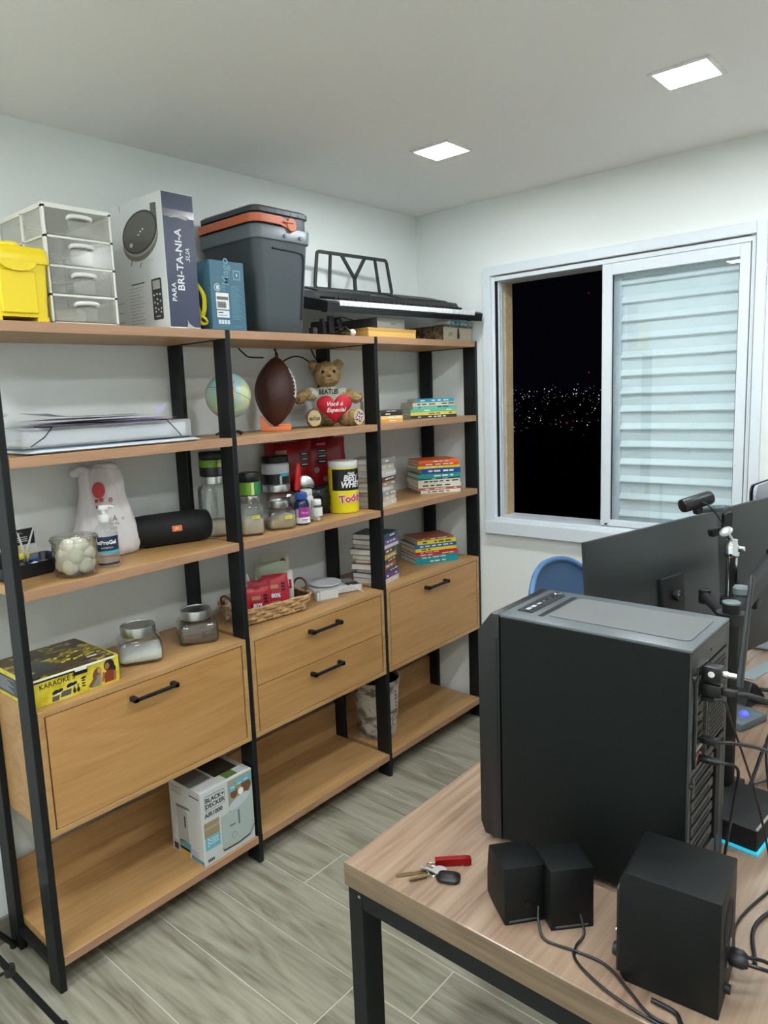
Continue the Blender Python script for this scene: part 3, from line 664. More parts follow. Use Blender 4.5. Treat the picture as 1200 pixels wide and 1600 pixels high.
t = thing('document_case', 'translucent plastic document case with black elastic corners full of papers', 'document case', (-1.930,-.165,Z2+.0165), -.02)
box('case', CASE, t, -.275,.275,-.13,.12,0,.056,.004,2)
box('papers', WPAP, t, -.262,.262,-.118,.11,.006,.045,.001)
for s in (-1,1): tube('elastic', [(s*.25,-.131,.006) if s<0 else (s*.235,-.131,.004),(s*.21,-.133,.03),(s*.185,-.131,.0565),(s*.20,-.05,.058)], .0015, BLK, t, 5, smooth_pts=False)
for k,(m_,w_,d_,dx,dy,rz,z_,wv) in enumerate(((ORP,.28,.20,.10,-.01,.03,.058,.0006),(PURP,.40,.24,-.03,-.03,-.02,.0605,.0012),(LILAC,.38,.24,.02,-.03,.02,.064,.0012),(WPAP,.36,.21,.0,.0,.05,.0735,.0012),(WPAP,.30,.20,-.03,.01,-.04,.079,.002))):
    o = sheet('paper_sheet', m_, None, w_,d_, 0, wv, 12,6, th=(.0006,.002,.002,.006,.003)[k], M=Matrix.Translation((-1.925+dx,-.165+dy,Z2+.0165+z_)) @ Matrix.Rotation(rz,4,'Z'), ph=k, lift=(lambda u,v: .022*max(0,.5-u)**2*3) if k==4 else None)
    tag(o, ['orange-edged paper sticking out right under the lilac papers','creased purple sheet lying on the clear document case','lilac sheet lying above the purple one on the document case','white sheet lying on the lilac paper on the case','curling white sheet on top of the paper pile'][k], 'paper', 'papers on the document case')
o = prism('paper_scrap', [(-.022,0),(.010,.004),(.026,.030),(.012,.026),(-.004,.018),(-.026,.012)], .0006, LILAC, None, face('-y',-1.70,-.20,Z2+.096)); tag(o, 'small lilac dotted paper scrap curling up at the right of the paper pile', 'paper')
o = sheet('clear_film', glassm('clear film', (.9,.92,.93), 1.2, 1.45, .08, .12), None, .07,.10,0,.006,8,4, M=Matrix.Translation((-2.225,-.15,Z2+.098)) @ Matrix.Rotation(-.6,4,'Y')); tag(o, 'crumpled clear film rising at the left end of the document case', 'film')
# globe
gm = bpy.data.materials.new('globe map'); gm.use_nodes = True; nt = gm.node_tree; b_ = nt.nodes['Principled BSDF']; b_.inputs['Roughness'].default_value = .25
tc = nt.nodes.new('ShaderNodeTexCoord'); n1 = nt.nodes.new('ShaderNodeTexNoise'); n1.inputs['Scale'].default_value = 7; n1.inputs['Detail'].default_value = 6; n1.inputs['Roughness'].default_value = .6; nt.links.new(tc.outputs['Object'], n1.inputs['Vector'])
r1 = nt.nodes.new('ShaderNodeValToRGB'); r1.color_ramp.interpolation = 'CONSTANT'; r1.color_ramp.elements[0].color = (0,0,0,1); r1.color_ramp.elements[1].position = .53; r1.color_ramp.elements[1].color = (1,1,1,1); nt.links.new(n1.outputs[0], r1.inputs[0])
n2 = nt.nodes.new('ShaderNodeTexVoronoi'); n2.inputs['Scale'].default_value = 22; nt.links.new(tc.outputs['Object'], n2.inputs['Vector'])
r2 = nt.nodes.new('ShaderNodeValToRGB'); r2.color_ramp.interpolation = 'CONSTANT'; es = r2.color_ramp.elements
es[0].color = (*lin((.72,.83,.70)),1); es[1].position = .3; es[1].color = (*lin((.80,.84,.66)),1)
for p_,c_ in ((.55,(.72,.83,.70)),(.72,(.86,.55,.62)),(.82,(.86,.80,.62))): e = es.new(p_); e.color = (*lin(c_),1)
nt.links.new(n2.outputs['Color'], r2.inputs[0])
mx = nt.nodes.new('ShaderNodeMix'); mx.data_type = 'RGBA'; mx.inputs[6].default_value = (*lin((.66,.82,.82)),1); nt.links.new(r1.outputs[0], mx.inputs[0]); nt.links.new(r2.outputs[0], mx.inputs[7]); nt.links.new(mx.outputs[2], b_.inputs['Base Color'])
t = thing('desk_globe', 'pale blue and green desk globe on a black stand behind the second upright', 'globe', (-1.413,-.195,Z2))
GM = Matrix.Translation((0,0,.140)) @ Matrix.Rotation(.4,4,'Y')
R_ = .081
bm = bmesh.new(); bmesh.ops.create_uvsphere(bm, u_segments=40, v_segments=24, radius=R_); link('sphere', bm, gm, t, GM, True)
lathe('equator_band', [(R_+.0002,-.0008),(R_+.0008,0),(R_+.0002,.0008)], mat('seam green', (.35,.50,.48), .5), t, n=48, M=GM, cap=False)
tube('stand_arm', [(.001,0,.059),(.0,0,.045),(.004,0,.02),(.01,0,.006)], .005, BLK, t, 8)
for a in (0.3,2.4,4.5): tube('foot', [(.01,0,.008),(.01+.035*math.cos(a),.035*math.sin(a),.012),(.01+.062*math.cos(a),.062*math.sin(a),.004)], .004, BLK, t, 6)
# football on its orange kick stand
LEA = mat('football leather', (.255,.135,.115), .42, bump=.6, bscale=500)
t = thing('football', 'brown leather American football standing upright on an orange stand', 'football', (-1.173,-.170,Z2+.016))
t.rotation_euler = (math.radians(4), math.radians(-3), 2.2)
prof = [(.0001,0)]+[(.081*max(.0,math.sin(PI*i/28))**.72, .268*i/28) for i in range(1,28)]+[(.0001,.268)]
lathe('ball', prof, LEA, t, n=40, cap=False)
rad = lambda z_: .081*max(0,math.sin(PI*z_/.268))**.72
SEAM = mat('seam dark', (.17,.08,.07), .6)
for q in range(4):
    a = q*PI/2+.95; tube('seam', [((rad(z_)-.0002)*math.cos(a),(rad(z_)-.0002)*math.sin(a),z_) for z_ in [.268*k/20 for k in range(1,20)]], .0012, SEAM, t, 5, sub=2)
LA = -PI/2-.25   # lace direction (ball local)
LACE = mat('white lace', (.88,.87,.83), .7)
CAMA = math.atan2(-2.26+.17, -3.07+1.173)   # towards the viewer
la = CAMA-2.2+1.15
tube('lace', [((rad(z_)+.002)*math.cos(la),(rad(z_)+.002)*math.sin(la),z_) for z_ in [.11+.11*k/8 for k in range(9)]], .0028, LACE, t, 6)
for k in range(7):
    z_ = .118+k*.0145; tube('lace', [((rad(z_)+.003)*math.cos(la+d_),(rad(z_)+.003)*math.sin(la+d_),z_) for d_ in (-.16,-.08,0,.08,.16)], .0024, LACE, t, 6)
patch('embossed_mark', rrect(-.006,.006,-.012,.012,.004), SEAM, t, Matrix.Translation((rad(.17)*math.cos(la-1.5),rad(.17)*math.sin(la-1.5),.17)) @ Matrix.Rotation(la-1.5+PI/2,4,'Z') @ Matrix.Rotation(PI/2,4,'X'), .001)
for k in range(9):
    z_=.215-k*.0105; a=la-.42; patch('embossed_mark', rect(-.0035,.0035,-.003,.003), SEAM, t, Matrix.Translation(((rad(z_)+.0002)*math.cos(a),(rad(z_)+.0002)*math.sin(a),z_)) @ Matrix.Rotation(a+PI/2,4,'Z') @ Matrix.Rotation(PI/2,4,'X'), .0005)
tube('hanging_loop', [(0,0,.262),(.001,0,.280),(.0,.001,.298)], .004, SEAM, t, 6, r1=.0015)
ORG = mat('orange plastic', (.88,.50,.30), .5)
t = thing('ball_stand', 'orange plastic stand holding the football', 'stand', (-1.173,-.172,Z2), -.75)
box('base', ORG, t, -.055,.060,-.038,.038,0,.018,.004,2)
box('raised_end', ORG, t, .012,.060,-.036,.036,.0165,.026,.004,2)
prism('back_wing', [(-.056,.0),(-.056,.062),(-.050,.060),(-.040,.040),(-.022,.022),(-.012,.017),(-.012,.0)], .070, ORG, t, Matrix.Translation((0,.035,.0)) @ Matrix.Rotation(PI/2,4,'X'), .0015)
# thin black cables hanging against the wall
for k,pts in enumerate(([(-1.215,-.03,1.870),(-1.208,-.05,1.85),(-1.190,-.06,1.835),(-1.15,-.10,1.83)],[(-1.02,-.02,1.872),(-1.02,-.04,1.84),(-1.05,-.05,1.79),(-1.09,-.03,1.72)],[(-1.06,-.03,1.76),(-1.03,-.04,1.80),(-.96,-.05,1.835),(-.90,-.05,1.838),(-.84,-.05,1.81),(-.80,-.04,1.77)],[(-.835,-.05,1.871),(-.82,-.05,1.845),(-.795,-.05,1.815)])):
    o = tube('wall_cable', pts, .0032, BLK, None, 6); tag(o, ['short black cable loop hanging above the football tip','black cable hanging behind the football','black cable arching between football and bear','short black cable end beside the third rear upright'][k], 'cable')
# ---- teddy bear
FUR = mat('golden fur', (.70,.585,.40), .95, bump=1.0, bscale=420, var=.28, vscale=55); FURL = mat('pale fur pads', (.80,.72,.56), .95, bump=.8, bscale=300)
SHIRT = mat('cream t-shirt', (.82,.82,.76), .85, bump=.2, bscale=600); RED = mat('red plush', (.72,.07,.15), .75, bump=.15, bscale=600)
t = thing('teddy_bear', 'golden teddy bear in a cream shirt hugging a red heart', 'teddy bear', (-.862,-.158,Z2), math.radians(-38))
t.scale = (1.16,1.16,1.16)
# local: front is -y, x to the bear's left as seen
blob('body', [((0,.0,.062),(.052,.045,.062)),((0,.0,.105),(.043,.037,.042)),
  ((0,-.012,.182),(.050,.044,.045)),((0,-.048,.168),(.026,.022,.021)),((0,-.035,.176),(.030,.028,.028)),
  ((-.044,.002,.216),(.019,.012,.019)),((.044,.002,.216),(.019,.012,.019)),
  ((-.064,-.018,.114),(.037,.021,.021),(0,.15,.35)),((-.104,-.030,.104),(.026,.021,.021)),
  ((.062,-.018,.108),(.035,.020,.020),(0,-.25,-.25)),((.098,-.028,.097),(.026,.020,.020)),
  ((-.052,-.055,.028),(.026,.042,.026),(0,0,-.3)),((-.064,-.088,.033),(.027,.020,.032)),
  ((.056,-.050,.026),(.026,.044,.025),(0,0,.45)),((.082,-.082,.031),(.027,.020,.030),(0,0,.5))], FUR, t, .0036, jitter=.0016)
blob('t_shirt', [((0,.001,.062),(.0555,.048,.058)),((0,-.002,.110),(.048,.042,.036)),((-.058,-.014,.116),(.026,.024,.024),(0,.15,.35)),((.055,-.014,.112),(.024,.022,.023),(0,-.2,-.25))], SHIRT, t, .004)
for s in (-1,1):
    bm = bmesh.new(); bmesh.ops.create_uvsphere(bm, u_segments=14, v_segments=8, radius=.0058); link('eye', bm, mat('glass eye', (.12,.06,.03), .1), t, Matrix.Translation((s*.020,-.0535,.191)), True)
bm = bmesh.new(); bmesh.ops.create_uvsphere(bm, u_segments=14, v_segments=8, radius=1, matrix=Matrix.Diagonal((.008,.005,.006,1))); link('nose', bm, mat('stitched nose', (.42,.30,.22), .7), t, Matrix.Translation((0,-.069,.176)), True)
tube('mouth', [(-.010,-.066,.159),(0,-.070,.163),(.010,-.066,.159)], .0012, mat('brown thread', (.40,.28,.18), .8), t, 5)
SG = mat('dark green print', (.12,.18,.14), .7)
text('THE', .008, SG, t, face('-y',.0,-.0438,.133), z=.0); text('BEATLES', .024, SG, t, face('-y',.0,-.0462,.121), bold=.0006, sx=.85, wrap=.048)
for (px_,py_,pz_,rr) in ((-.064,-.1085,.033,-.0),(.0925,-.101,.031,.5)):
    pad = patch('foot_pad', ellipse(0,0,.0225,.0275,20), FURL, t, face('-y',px_,py_+.001,pz_) if rr==0 else Matrix.Translation((px_,py_,pz_)) @ Matrix.Rotation(rr,4,'Z') @ Matrix.Rotation(PI/2,4,'X'), .0022)
text('BEATLES', .013, SG, t, face('-y',-.064,-.1112,.031), sx=.75, bold=.0003); text('THE', .005, SG, t, face('-y',-.064,-.1112,.040))
PM = Matrix.Translation((.0925,-.101,.031)) @ Matrix.Rotation(.5,4,'Z') @ Matrix.Rotation(PI/2,4,'X')
UJ = PM @ Matrix.Rotation(-.4,4,'Z')
patch('flag_patch', rrect(-.014,.014,-.016,.016,.002), mat('flag navy', (.20,.20,.38), .7), t, UJ, .0006, z=.0023)
for a in (.75,-.75): patch('flag_patch', rect(-.017,.017,-.0016,.0016), PRW, t, UJ @ Matrix.Rotation(a,4,'Z'), .0003, z=.0029)
for q in (rect(-.014,.014,-.003,.003),rect(-.003,.003,-.016,.016)): patch('flag_patch', q, PRW, t, UJ, .0003, z=.0031)
for q in (rect(-.014,.014,-.0017,.0017),rect(-.0017,.0017,-.016,.016)): patch('flag_patch', q, mat('flag red', (.62,.15,.20), .7), t, UJ, .0003, z=.0034)
# plush heart
bm = bmesh.new(); HP = []
for i in range(48):
    a = 2*PI*i/48; hx = 16*math.sin(a)**3; hy = 13*math.cos(a)-5*math.cos(2*a)-2*math.cos(3*a)-math.cos(4*a); HP.append((hx/16*.072, (hy+2.5)/15*.060))
rings = []
for (sc_,zz) in ((.0,.024),(.35,.0225),(.62,.019),(.82,.0125),(.94,.006),(1,0),(.94,-.006),(.82,-.0125),(.62,-.019),(.35,-.0225),(0,-.024)):
    rings.append([bm.verts.new((x_*max(sc_,.001),y_*max(sc_,.001)+.0*(1-sc_),zz)) for x_,y_ in HP])
for a,b in zip(rings,rings[1:]):
    for i in range(48): bm.faces.new((a[i],a[(i+1)%48],b[(i+1)%48],b[i]))
bmesh.ops.remove_doubles(bm, verts=bm.verts, dist=.0003)
ht_ = thing('plush_heart', 'red plush heart with white script lettering held by the teddy bear', 'heart cushion')
HM = t.matrix_basis.copy() if False else Matrix.Translation((-.862,-.158,Z2)) @ Matrix.Rotation(math.radians(-38),4,'Z') @ Matrix.Translation((.010,-.112,.068)) @ Matrix.Rotation(.10,4,'X')
ht_.matrix_world = HM
link('cushion', bm, RED, ht_, face('-y',0,0,0), True)
text('Você é', .024, PRW, ht_, face('-y',-.004,-.0238,.026), shear=.3, bold=.0003); text('Especial', .024, PRW, ht_, face('-y',.002,-.0238,.002), shear=.3, bold=.0003)
# ================================================================ BOOKS
ORD = ['lowest','second','third','fourth','fifth','sixth','seventh','eighth','ninth','tenth','eleventh','twelfth','thirteenth']
def book(label, x, y, z, rz, L, W, T, col, group, txt=None, spine_face=0, tcol=(.92,.92,.9), pagecol=None, M0=None, print_on_pages=False):
    """local: spine along x at y=0 (front), pages towards +y; the ends of the pages show on the x faces"""
    t = thing('book', label, 'book', (x,y,z), rz, group)
    cm = mat('cover %.2f %.2f %.2f'%col, col, .4)
    c_ = .0011
    box('pages', PAPER, t, .003,L-.003,.0015,W-.004,c_,T-c_,0)
    bm = bmesh.new()
    bm_box(bm,0,L,0,W,0,c_); bm_box(bm,0,L,0,W,T-c_,T); bm_box(bm,0,L,0,c_,c_,T-c_); link('cover', bm, cm, t)
    if txt:
        tm = mat('spine ink %.2f %.2f %.2f'%tcol, tcol, .5)
        bm = bmesh.new(); xx = .02+random.random()*.02
        while xx < L-.03:
            wd = random.uniform(.012,.035)
            if random.random()<.75: bm_prism(bm, rect(xx,xx+wd,-T*.16,T*.16), .0003, face('-y',0,0,T/2))
            xx += wd+random.uniform(.003,.014)
        if len(bm.verts): link('spine_print', bm, tm, t)['kind'] = 'stuff'
    return t
def pile(x, y, z, rz, specs, group, where):
    """specs from bottom: (colour name, colour, L, W, T, dx, drot)"""
    random.seed(int(abs(x)*1000)); n = len(specs)
    for i,s in enumerate(specs):
        nm,col,L,W,T,dx,dr = s
        pos = ORD[i]+(' up' if i else '') if i < n-1 else 'topmost'
        book('%s book, %s in the %s'%(nm,pos,where), x+dx*math.cos(rz), y+dx*math.sin(rz), z, rz+dr, L, W, T, col, group, txt=True, tcol=((.15,.15,.15) if sum(col)>1.9 else (.92,.92,.9)))
        z += T+.0002
g2 = 'coloured books in lying piles at the right end of the shelving'
pile(-.352,-.200,Z2,math.radians(-31),[('charcoal',(.20,.20,.20),.235,.165,.0145,0,0),('yellow-spined',(.88,.80,.38),.233,.165,.0145,0,.01),('mint green',(.42,.74,.56),.230,.165,.0145,.0,0),('turquoise and pale',(.42,.76,.74),.215,.16,.013,.012,.02),('cream and orange',(.90,.85,.74),.215,.16,.016,.012,.0),('bright cyan',(.16,.60,.70),.190,.13,.017,.030,-.02)], g2,'right pile on the second board')
pile(-.318,-.208,Z3,math.radians(-35),[('white-spined',(.88,.87,.83),.200,.165,.014,.012,0),('terracotta',(.72,.40,.28),.215,.17,.013,.0,.02),('cream',(.86,.84,.78),.215,.17,.019,0,-.01),('off-white',(.84,.83,.78),.213,.17,.018,0,.03),('dark green',(.10,.30,.30),.215,.175,.007,0,.04),('teal',(.16,.60,.55),.215,.17,.021,0,0),('royal blue',(.12,.28,.56),.195,.165,.025,.018,-.02),('yellow',(.92,.82,.12),.212,.17,.012,0,.02),('red orange',(.82,.32,.15),.205,.17,.014,.003,0),('orange',(.90,.42,.16),.203,.165,.013,.005,.02)], g2,'coloured pile on the third board')
pile(-.345,-.200,ZC,math.radians(-28),[('turquoise',(.10,.58,.62),.228,.18,.022,0,0),('sea green',(.14,.60,.60),.226,.18,.016,.001,.01),('crimson',(.78,.22,.28),.226,.18,.013,.002,0),('red',(.70,.14,.16),.222,.18,.009,.003,.01),('lemon yellow',(.93,.85,.18),.224,.17,.016,.0,.02),('cobalt blue',(.16,.40,.66),.222,.18,.019,-.002,0),('pale yellow',(.88,.83,.28),.205,.165,.019,.012,-.02),('white-edged brown',(.62,.36,.26),.200,.15,.010,.010,.03)], g2,'coloured pile on the right cabinet')
g3 = 'paperback stacks with pale page edges beside the third upright'
def stack(x, y, z, rz, n, tot, group, where, cols, seed):
    random.seed(seed); hs = [random.uniform(.8,1.25) for _ in range(n)]; k_ = tot/sum(hs)
    names = []
    for i in range(n):
        T = hs[i]*k_; dr = random.uniform(-.05,.05); dl = random.uniform(-.012,.012)
        cn,col = cols[i%len(cols)]
        pos = ORD[i]+(' up' if i else '') if i < n-1 else 'topmost'
        # pages side faces the viewer: build with pages towards local +y, turned round
        L = .155+random.uniform(-.01,.012); W = .120+random.uniform(-.006,.006)
        book('%s-covered paperback, %s in the %s'%(cn,pos,where), x+dl*math.cos(rz), y+dl*math.sin(rz), z, rz+dr, W+.02, L, T, col, group, txt=True)
        z += T+.0002
cs = [('white',(.80,.79,.76)),('cream',(.80,.76,.68)),('grey',(.62,.60,.58)),('white',(.82,.81,.79)),('tan',(.66,.56,.46))]
stack(-.700,-.300,Z3,math.radians(14),9,.205,g3,'page-edge stack behind the protein tub',cs+[('maroon',(.40,.20,.20))],4)
cs2 = [('white',(.84,.83,.80)),('purple',(.42,.26,.56)),('dark teal',(.14,.30,.34)),('rust',(.62,.30,.22)),('black',(.12,.12,.12)),('yellow',(.82,.70,.20)),('brown',(.34,.22,.18))]
stack(-.705,-.300,ZC,math.radians(14),10,.215,g3,'page-edge stack beside the kitchen scale',cs2,9)
# small pile and a white box left on second board of the right bay
random.seed(2)
for i,(nm,col,T) in enumerate((('orange',(.86,.62,.30),.013),('light yellow',(.90,.80,.50),.014),('black',(.14,.11,.11),.016),('dark grey',(.25,.22,.22),.008))):
    zz = Z2+sum((.013,.014,.016,.008)[:i])+.0002*i
    book('%s book, %s in the small pile by the third upright'%(nm,['lowest','second up','third up','topmost'][i]), -.645,-.262,zz, math.radians(-26), .105,.13,T,col,'small pile of books beside the third upright',txt=True)
t = thing('white_box', 'small white box with pink label standing behind the small book pile', 'box', (-.625,-.150,Z2), math.radians(-20)); box('carton', WHP, t, 0,.085,0,.03,0,.093,.001); patch('printed_label', rect(0,.045,0,.05), mat('pinkish print',(.82,.68,.70),.6), t, face('-y',.032,-.0002,.03))
# ================================================================ THIRD BOARD
# tray of nail things at far left
TRB = mat('dark blue tray plastic', (.10,.13,.17), .35)
t = thing('tray', 'dark plastic tray full of small tools at the left end of the third board', 'tray', (-2.165,-.135,Z3), .10)
loft('tray', [(0,.095,.060,.015),(.004,.098,.063,.015),(.040,.106,.070,.018),(.043,.108,.072,.018),(.042,.104,.068,.017),(.008,.094,.058,.014)], TRB, t, cap1=True)
t = thing('scissors', 'small steel scissors standing upright in the dark tray', 'scissors', (-2.172,-.155,Z3+.008), -.75)
SM_ = Matrix.Translation((0,0,0)) @ Matrix.Rotation(PI/2,4,'X')
prism('blade', [(-.004,.05),(.004,.05),(.034,.135),(.031,.137)], .0016, STEEL, t, SM_); prism('blade', [(-.004,.055),(.004,.048),(-.012,.12),(-.016,.118)], .0016, STEEL, t, SM_ @ Matrix.Translation((0,0,.0018)))
for s in (-1,1): tube('finger_loop', [(s*.012+.011*math.cos(a*PI/4),0,.02+.014*math.sin(a*PI/4)) for a in range(8)], .0025, BLK, t, 6, closed=True); tube('shank', [(s*.006,0,.032),(s*-.001,0,.052)], .0025, STEEL, t, 6)
t = thing('blister_pack', 'black-topped hanging pack with yellow and blue contents standing in the dark tray', 'package', (-2.155,-.085,Z3+.008), .05)
box('card', mat('card black',(.08,.08,.085),.45), t, -.062,.048,0,.002,.070,.118,.001); box('window', CLRH, t, -.055,.048,-.012,.0,0,.070,.002)
prism('hang_hole', [(-.014,0),(.014,0),(.008,.006),(-.008,.006)], .0006, RG, t, face('-y',0,-.0002,.103))
for k in range(3): patch('printed_line', rect(0,.034,-.0008,.0008), PRW, t, face('-y',-.01,-.0002,.093-k*.006))
for k in range(6): patch('printed_symbol', rect(0,.0045,-.0015,.0015), PRW, t, face('-y',-.05+k*.008,-.0002,.112))
box('yellow_pad', mat('pad yellow',(.88,.85,.30),.6), t, -.02,.018,-.018,-.0125,.030,.050,.004,2); box('blue_card', mat('pad blue',(.16,.32,.62),.5), t, .012,.048,-.016,-.0125,.0,.026,.001)
box('beige_sticks', mat('stick wood',(.76,.68,.45),.7), t, -.03,.02,-.010,-.002,.045,.069,.001)
for (nm,lb,loc,col,r) in (('cotton_ball','lone white ball lying in the dark tray',(-2.155,-.175,Z3+.024),(.88,.87,.80),.016),):
    bm = bmesh.new(); bmesh.ops.create_uvsphere(bm,u_segments=16,v_segments=10,radius=r); o = link(nm,bm,mat('wool ball',col,.95),None,Matrix.Translation(loc),True); tag(o,lb,'ball')
t = thing('spool', 'brown thread spool lying in the dark tray beside the white ball', 'spool', (-2.118,-.155,Z3+.008), .3); lathe('reel', [(.011,0),(.013,.004),(.008,.006),(.008,.020),(.013,.022),(.011,.026)], mat('brown thread reel',(.45,.33,.22),.7), t); tube('clip',[(0,-.012,.018),(.008,-.018,.024),(.016,-.012,.020)],.002,STEEL,t,6)
t = thing('tool_case', 'black zipped case lying at the back of the dark tray', 'case', (-2.235,-.12,Z3+.008)); loft('shell', [(0,.028,.035,.01),(.008,.03,.037,.012),(.055,.028,.035,.012),(.062,.02,.028,.01)], BLKM, t); tube('zip',[(-.03,0,.032),(0,-.038,.032),(.03,0,.032)],.0015,STEEL,t,5)
# round jar of cotton balls
GJ = glassm('smoky jar glass', (.90,.90,.87), 2.2, 1.5, .02, .0)
t = thing('cotton_jar', 'round clear glass jar of white cotton balls beside the hand gel', 'jar', (-2.083,-.283,Z3))
lathe('glass', [(.0,.0),(.052,.0),(.060,.004),(.063,.012),(.063,.098),(.066,.102),(.067,.108),(.066,.114),(.062,.116),(.061,.113),(.060,.100),(.060,.014),(.056,.007),(0,.006)], GJ, t, n=48, cap=False)
lathe('rim', [(.0645,.100),(.0675,.104),(.0675,.108),(.0645,.112)], GJ, t, n=48, cap=False)
COT = mat('cotton balls', (.93,.92,.88), .97, bump=.5, bscale=120)
random.seed(11)
cb = []
for L_,n_,r_,zz in ((0,5,.035,.0305),(1,5,.034,.060),(2,3,.020,.086)):
    for k in range(n_):
        a = 2*PI*k/n_+L_*.5; cb.append((r_*math.cos(a),r_*math.sin(a),zz+random.uniform(-.002,.003)))

for k,(x_,y_,z_) in enumerate(cb):
    bm = bmesh.new(); bmesh.ops.create_icosphere(bm, subdivisions=3, radius=.0235)
    for v in bm.verts: v.co *= 1+.05*math.sin(v.co.x*220+k)*math.sin(v.co.y*190+2*k)*math.cos(v.co.z*210)
    o = link('cotton_ball', bm, COT, None, Matrix.Translation((-2.083+x_,-.283+y_,Z3+z_)), True)
    tag(o, 'white cotton ball heaped among its like in the round glass jar', 'cotton ball', 'cotton balls in the round jar')
# hand gel
t = thing('gel_bottle', 'clear pump bottle of hand gel with a navy label by the white bag', 'bottle', (-1.972,-.262,Z3), math.radians(-38))
GB = glassm('gel plastic', (.93,.95,.955), 1.0, 1.4, .04, .10)
lathe('bottle', [(.0,.0),(.033,.0),(.0365,.004),(.0365,.095),(.034,.110),(.024,.124),(.0145,.130),(.0135,.140)], GB, t, n=40, cap=False)
lathe('collar', [(.0165,.136),(.0175,.138),(.0175,.156),(.015,.160)], WHP, t); cyl('pump_stem', .006,.158,.176,WHP,t)
loft('pump_head', [(.174,.014,.008,.006),(.184,.015,.009,.006),(.187,.012,.007,.005)], WHP, t); tube('spout', [(0,0,.182),(.02,.0,.183),(.030,0,.179)], .004, WHP, t, 8)
def wraplabel(name, r, a0, a1, z0, z1, m, parent, n=18, th=.0004):
    bm = bmesh.new(); rr=[]
    for i in range(n+1):
        a = a0+(a1-a0)*i/n
        rr.append([bm.verts.new((q*math.sin(a),-q*math.cos(a),z_)) for q,z_ in ((r,z0),(r,z1),(r+th,z1),(r+th,z0))])
    for a,b in zip(rr,rr[1:]):
        for j in range(4): bm.faces.new((a[j],b[j],b[(j+1)%4],a[(j+1)%4]))
    bm.faces.new(rr[0]); bm.faces.new(rr[-1][::-1])
    return link(name, bm, m, parent, None, math.radians(40))
NV = mat('label navy', (.11,.15,.25), .4)
wraplabel('label', .0367, -1.35,1.35, .052,.096, NV, t); wraplabel('label_band', .0372, -.2,1.35, .046,.053, mat('label teal',(.25,.68,.74),.5), t)
wraplabel('label', .0367, -1.35,1.35, .010,.016, NV, t)
text('HotProGel', .0165, PRW, t, face('-y',.0,-.0374,.078), wrap=.0374, bold=.0005); text('ANTISSEPTICO', .0055, PRW, t, Matrix.Rotation(.2,4,'Z') @ face('-y',0,-.0374,.062), wrap=.0374); 
# white carrier bag tied at the top
t = thing('carrier_bag', 'white plastic carrier bag with red and black print, knotted at the top', 'bag', (-1.880,-.100,Z3), math.radians(-36))
PBAG = mat('thin white plastic', (.84,.82,.82), .38, bump=.15, bscale=60)
bm = bmesh.new(); n = 96; prof = [(0,.080,.040),(.006,.095,.052),(.03,.102,.060),(.07,.098,.056),(.11,.088,.050),(.16,.076,.042),(.20,.066,.034),(.235,.066,.028),(.262,.064,.022),(.280,.056,.016),(.290,.035,.012)]
rings=[]
for zz,rx,ry in prof:
    fold = .10+.28*(zz/.29)
    rings.append([bm.verts.new((rx*math.cos(a)*(1+.3*fold*math.sin(4*a+zz*9)+.02*math.sin(13*a+60*zz)), ry*math.sin(a)*(1+fold*math.sin(5*a+zz*14)*.8+.10*math.sin(11*a+zz*40)+.04*math.sin(17*a-zz*70)), zz)) for a in [2*PI*i/n for i in range(n)]])
for a,b in zip(rings,rings[1:]):
    for i in range(n): bm.faces.new((a[i],a[(i+1)%n],b[(i+1)%n],b[i]))
bm.faces.new(rings[0][::-1]); bm.faces.new(rings[-1])
link('bag', bm, PBAG, t, None, True)
blob('knot', [((-.05,0,.282),(.026,.014,.013),(0,.3,0)),((-.078,-.004,.270),(.017,.011,.013)),((0,0,.287),(.024,.014,.013)),((.035,.0,.290),(.022,.014,.012),(0,.3,0))], PBAG, t, .004)
RP = mat('bag red print', (.66,.13,.14), .5)
BT_ = lambda u,v: face('-y',u,-.0660+.085*max(0,v-.05)*.9,v) @ Matrix.Rotation(-.09,4,'X')
patch('red_logo', ellipse(0,0,.020,.026,20), RP, t, BT_(-.004,.218), .001)
for k,(u,v,a_,b_) in enumerate(((-.018,.178,.010,.012),(-.004,.180,.012,.010),(-.016,.160,.008,.010),(.0,.158,.014,.008),(-.008,.188,.020,.004))): patch('red_print', [(0,0),(a_,.002),(a_,b_),(0,b_*.9)], RP, t, BT_(u,v), .001)
patch('red_print', ellipse(0,0,.006,.007,12), RP, t, BT_(.030,.186), .001); patch('red_print', ellipse(0,0,.003,.004,12), PBAG, t, BT_(.030,.186), .0014)
text('as À', .020, PRG, t, BT_(.028,.125), z=.001, bold=.0004); text('do dia', .012, PRG, t, BT_(.036,.110), z=.001); text('ta fé', .012, PRG, t, BT_(.034,.095), z=.002); text('rl', .012, PRG, t, BT_(.036,.08), z=.002); text('SP', .011, PRG, t, BT_(.064,.124) @ Matrix.Rotation(.7,4,'Z'), z=.003)
